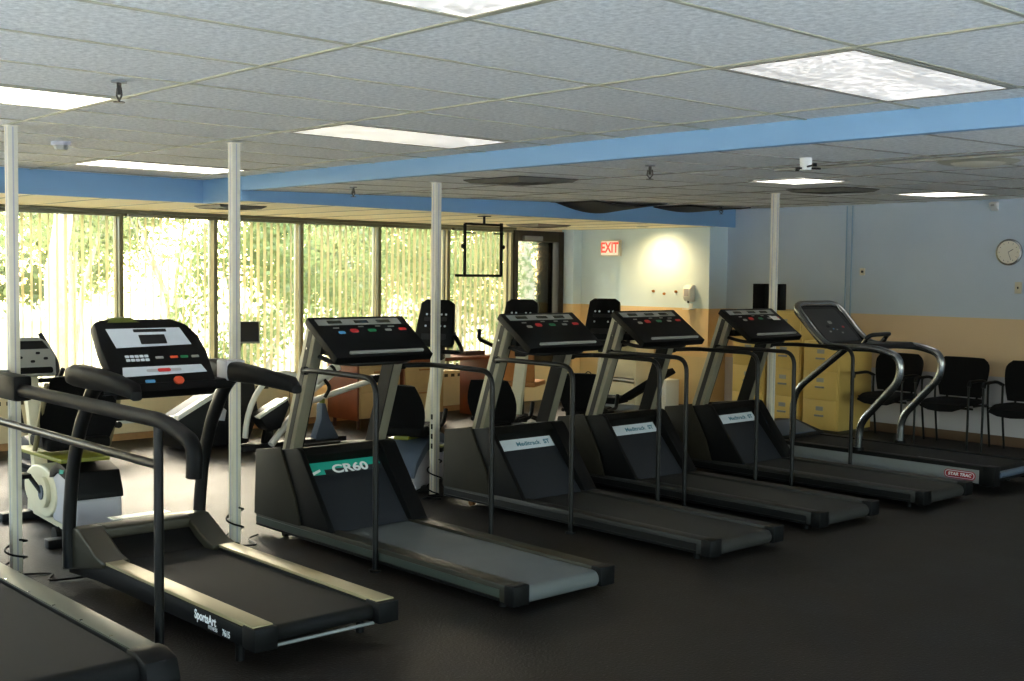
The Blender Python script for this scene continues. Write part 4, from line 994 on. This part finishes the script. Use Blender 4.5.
def arm_pole():
    t = thing('elliptical_trainer', 'dark elliptical trainer behind the recumbent bike, one thin arm rising', 'exercise machine', (-9.0, 3.52, 0))
    MB().tube(bend([(0, -.02, .30), (0, .03, .85), (.0, .04, .98), (-.14, -.04, 1.21)], .12, 6), .018, 10).build('arm', 'dark_grey', t)
    MB().tube(bend([(.05, .35, .20), (.05, .30, .50), (.0, .25, .70)], .12, 6), .018, 10).build('arm', 'dark_grey', t)
    MB().prism([(-.5, .02), (-.5, .36), (-.3, .42), (.05, .34), (.12, .18), (.12, .02)], -.12, .12).build('housing', 'dark_grey', t, .02)
    for s in (-.24, .15): MB().box(-.3, .2, s, s+.09, .22, .26).build('pedal_beam', 'black_plastic', t, .01)
    MB().box(-.55, .2, -.10, .10, 0, .05).build('base', 'dark_grey', t, .01)
arm_pole()

# desk by the windows and clutter
def desk():
    t = thing('desk', 'long oak desk with red-brown edging below the windows', 'desk', (-10.85, 8.35, 0))
    MB().box(-.30, .34, -.98, 1.05, .70, .74).build('top', 'red_wood', t, .006)
    for y0, y1 in ((-.95, -.38), (-.34, .24)):
        p_ = MB().box(-.26, .30, y0, y1, .12, .70).build('pedestal', 'oak', t, .004); MB().box(-.262, .304, y0-.004, y0+.022, .10, .70).build('edge_panel', 'red_wood', p_, .003)
        for z0, z1 in ((.15, .40), (.42, .66)):
            d_ = MB().box(.30, .318, y0+.03, y1-.03, z0, z1).build('drawer', 'oak', p_, .003); MB().box(.318, .335, (y0+y1)/2-.08, (y0+y1)/2+.08, z1-.05, z1-.03).build('handle', 'brass', d_, .003)
    MB().box(-.26, .30, .95, 1.02, 0, .70).build('end_panel', 'red_wood', t, .004)
    for x in (-.2, .25):
        for y in (-.9, .2): MB().tube([(x, y, .0), (x, y, .12)], .02, 10).build('leg', 'dark_wood', t)
desk()
tag(MB().box(-10.75, -10.5, 8.35, 8.65, .741, .80).build('paper_stack', 'paper', None, .003), 'stack of white papers on the oak desk', 'papers')
tag(MB().box(-10.9, -10.65, 9.0, 9.3, .741, .79).build('document_tray', 'dark_wood', None, .004), 'dark document tray on the oak desk near the third post', 'tray')
def office_chair():
    t = thing('wooden_chair', 'tan leather chair seen behind the second slab console treadmill', 'chair', (-10.05, 9.35, 0), R(-60))
    MB().box(-.22, .22, -.22, .22, .42, .48).build('seat', 'tan_leather', t, .02); 
    MB().prism([(.17, .48), (.24, .92), (.275, .92), (.21, .48)], -.21, .21, 'y').build('backrest', 'tan_leather', t, .02)
    for a in range(5): MB().tube([(0, 0, .09), (.24*math.cos(R(72*a)), .24*math.sin(R(72*a)), .03)], .016, 8).build('leg', 'black_plastic', t)
    MB().cyl((0, 0, .25), .025, .34).build('column', 'black_plastic', t)
office_chair()
def shelf():
    t = thing('shelf_unit', 'pale shelving unit with small drawers against the nook wall', 'shelf', (-10.28, 11.40, 0))
    m = MB(); m.box(-.30, -.27, -.17, .17, 0, 1.05); m.box(.27, .30, -.17, .17, 0, 1.05); m.box(-.27, .27, .15, .17, 0, 1.05); m.build('sides', 'cream', t, .003)
    for z in (.05, .36, .68, 1.02): MB().box(-.27, .27, -.17, .15, z, z+.022).build('shelf_board', 'white_paint', t, .002)
    for z in (.08, .40): MB().box(-.26, .26, -.165, -.14, z, z+.26).build('drawer_front', 'cream', t, .003)
shelf()
tag(MB().box(-9.75, -9.50, 11.25, 11.50, 0, .42).build('white_bin', 'white_paint', None, .015), 'white waste bin on the floor by the shelving unit', 'bin')
def jug():
    t = thing('water_jug', 'dark jug with a wire handle standing behind the third treadmill', 'jug', (-8.9, 9.25, 0))
    MB().rings([[(r_*math.cos(a), r_*math.sin(a), z) for a in [2*math.pi*k/16 for k in range(16)]] for r_, z in ((.12, 0), (.14, .1), (.13, .4), (.07, .52), (.05, .56))]).build('body', 'dark_grey', t)
    MB().tube(bend([(-.05, 0, .54), (-.04, 0, .66), (.04, 0, .66), (.05, 0, .54)], .04), .006, 8).build('handle', 'bronze_frame', t)
jug()

# ------------------------------------------------------------------ outdoors
o = MB().box(-60, XW-.17, -40, 50, -.5, -.25).build('ground', 'ground_out'); tag(o, None, None, None, 'structure')
o = MB().box(XW-.17, 45, -40, 50, -.5, -.25).build('ground_bounce', 'ground_cool'); tag(o, None, None, None, 'structure')  # unseen pale ground added to reflect light in through the added windows
def shrub(x, y, z0, rx, rz, n, m, label, seed, size=.07):
    rd = random.Random(seed)
    t = thing('tree', label, 'tree', (x, y, -.25), 0, 'trees outside the windows')
    st = MB(); 
    for k in range(4):
        a = rd.uniform(0, 6.28); st.tube([(0, 0, 0), (.2*math.cos(a), .2*math.sin(a), z0*.5+.4), (rx*.5*math.cos(a), rx*.5*math.sin(a), z0+rz)], [.07, .05, .02], 7)
    st.build('trunk', 'bark', t)
    v = []; f = []
    cl = [(rd.uniform(-1, 1), rd.uniform(-1, 1), rd.uniform(-1, 1)) for _ in range(26)]
    cl = [c for c in cl if sum(q*q for q in c) < 1.6]
    for i in range(n):
        c = rd.choice(cl); p_ = Vector((c[0]*rx+rd.gauss(0, rx*.2), c[1]*rx+rd.gauss(0, rx*.2), z0+rz+c[2]*rz+rd.gauss(0, rz*.16)))
        if p_.z < .02: p_.z = rd.uniform(.02, .3)
        a = Vector((rd.gauss(0, 1), rd.gauss(0, 1), rd.gauss(0, .6))).normalized(); b_ = a.orthogonal().normalized(); b_.rotate(Matrix.Rotation(rd.uniform(0, 6.28), 3, a))
        s = size*rd.uniform(.6, 1.3); k = len(v); c_ = a.cross(b_)
        v += [tuple(p_-b_*s), tuple(p_+c_*s*.45), tuple(p_+b_*s), tuple(p_-c_*s*.45)]; f.append((k, k+1, k+2, k+3))
    mb = MB(); mb.v = v; mb.f = f
    me = bpy.data.meshes.new('foliage'); me.from_pydata(v, [], f); me.materials.append(MT[m]); ob = bpy.data.objects.new('foliage', me); COL.objects.link(ob); ob.parent = t
TR = [(-20.5, 5.6, 2.0, 1.5, 1.5, 4600, 'leaf_green', 'leafy tree seen through the far left window bays'),
 (-23.5, 9.6, 2.3, 1.7, 1.5, 4600, 'leaf_pale', 'pale leafy tree seen through the third window bay'),
 (-18.5, 10.9, .0, 1.25, 1.9, 6200, 'leaf_green', 'bushy tree outside the bay right of the second post'),
 (-21.5, 14.4, .1, 1.5, 2.0, 6200, 'leaf_pale', 'bushy pale tree outside the window bay left of the bracket'),
 (-17.8, 14.6, .0, 1.25, 1.9, 6000, 'leaf_green', 'bushy tree outside the window bay with the bracket'),
 (-21.5, 21.6, .2, 1.4, 1.9, 5000, 'leaf_deep', 'deep green tree seen through the dark framed door'),
 (-27.0, 24.0, .2, 3.0, 2.6, 6000, 'leaf_deep', 'large dark tree in the distance beyond the right windows'),
 (-30.0, 15.0, 1.8, 3.0, 2.4, 5000, 'leaf_deep', 'large dark tree in the distance beyond the middle windows')]
FAR = [(-33.0, 8.0, 'far dark tree behind the leftmost window bay'), (-43.0, 17.0, 'far dark tree behind the second and third window bays'), (-36.0, 25.5, 'far dark tree behind the bays around the second post'), (-45.0, 36.0, 'far dark tree behind the middle window bays'), (-33.0, 39.0, 'far dark tree behind the bracket and the glass door')]
for i, (x, y, l_) in enumerate(FAR): TR.append((x, y, .9, 2.7, 2.6, 7000, 'leaf_deep', l_))
for i, (x, y, z0, rx, rz, n_, m_, l_) in enumerate(TR): shrub(x, y, z0, rx, rz, n_, m_, l_, 100+i, .17 if x < -32 else .07)
def trunk(x, y, r, label):
    rd = random.Random(int(abs(x*10))); m = MB()
    m.tube([(x+rd.uniform(-.04, .04)*k, y+rd.uniform(-.04, .04)*k, -.3+k*.9) for k in range(7)], [r*1.25, r*1.05, r, r*.97, r*.94, r*.9, r*.85], 14)
    tag(m.build('bare_tree', 'bark'), label, 'tree trunk')
trunk(-18.0, 16.9, .15, 'thick bare tree trunk seen through the dark framed glass door')
trunk(-16.5, 6.55, .13, 'thin tree trunk outside the bay right of the first white post')
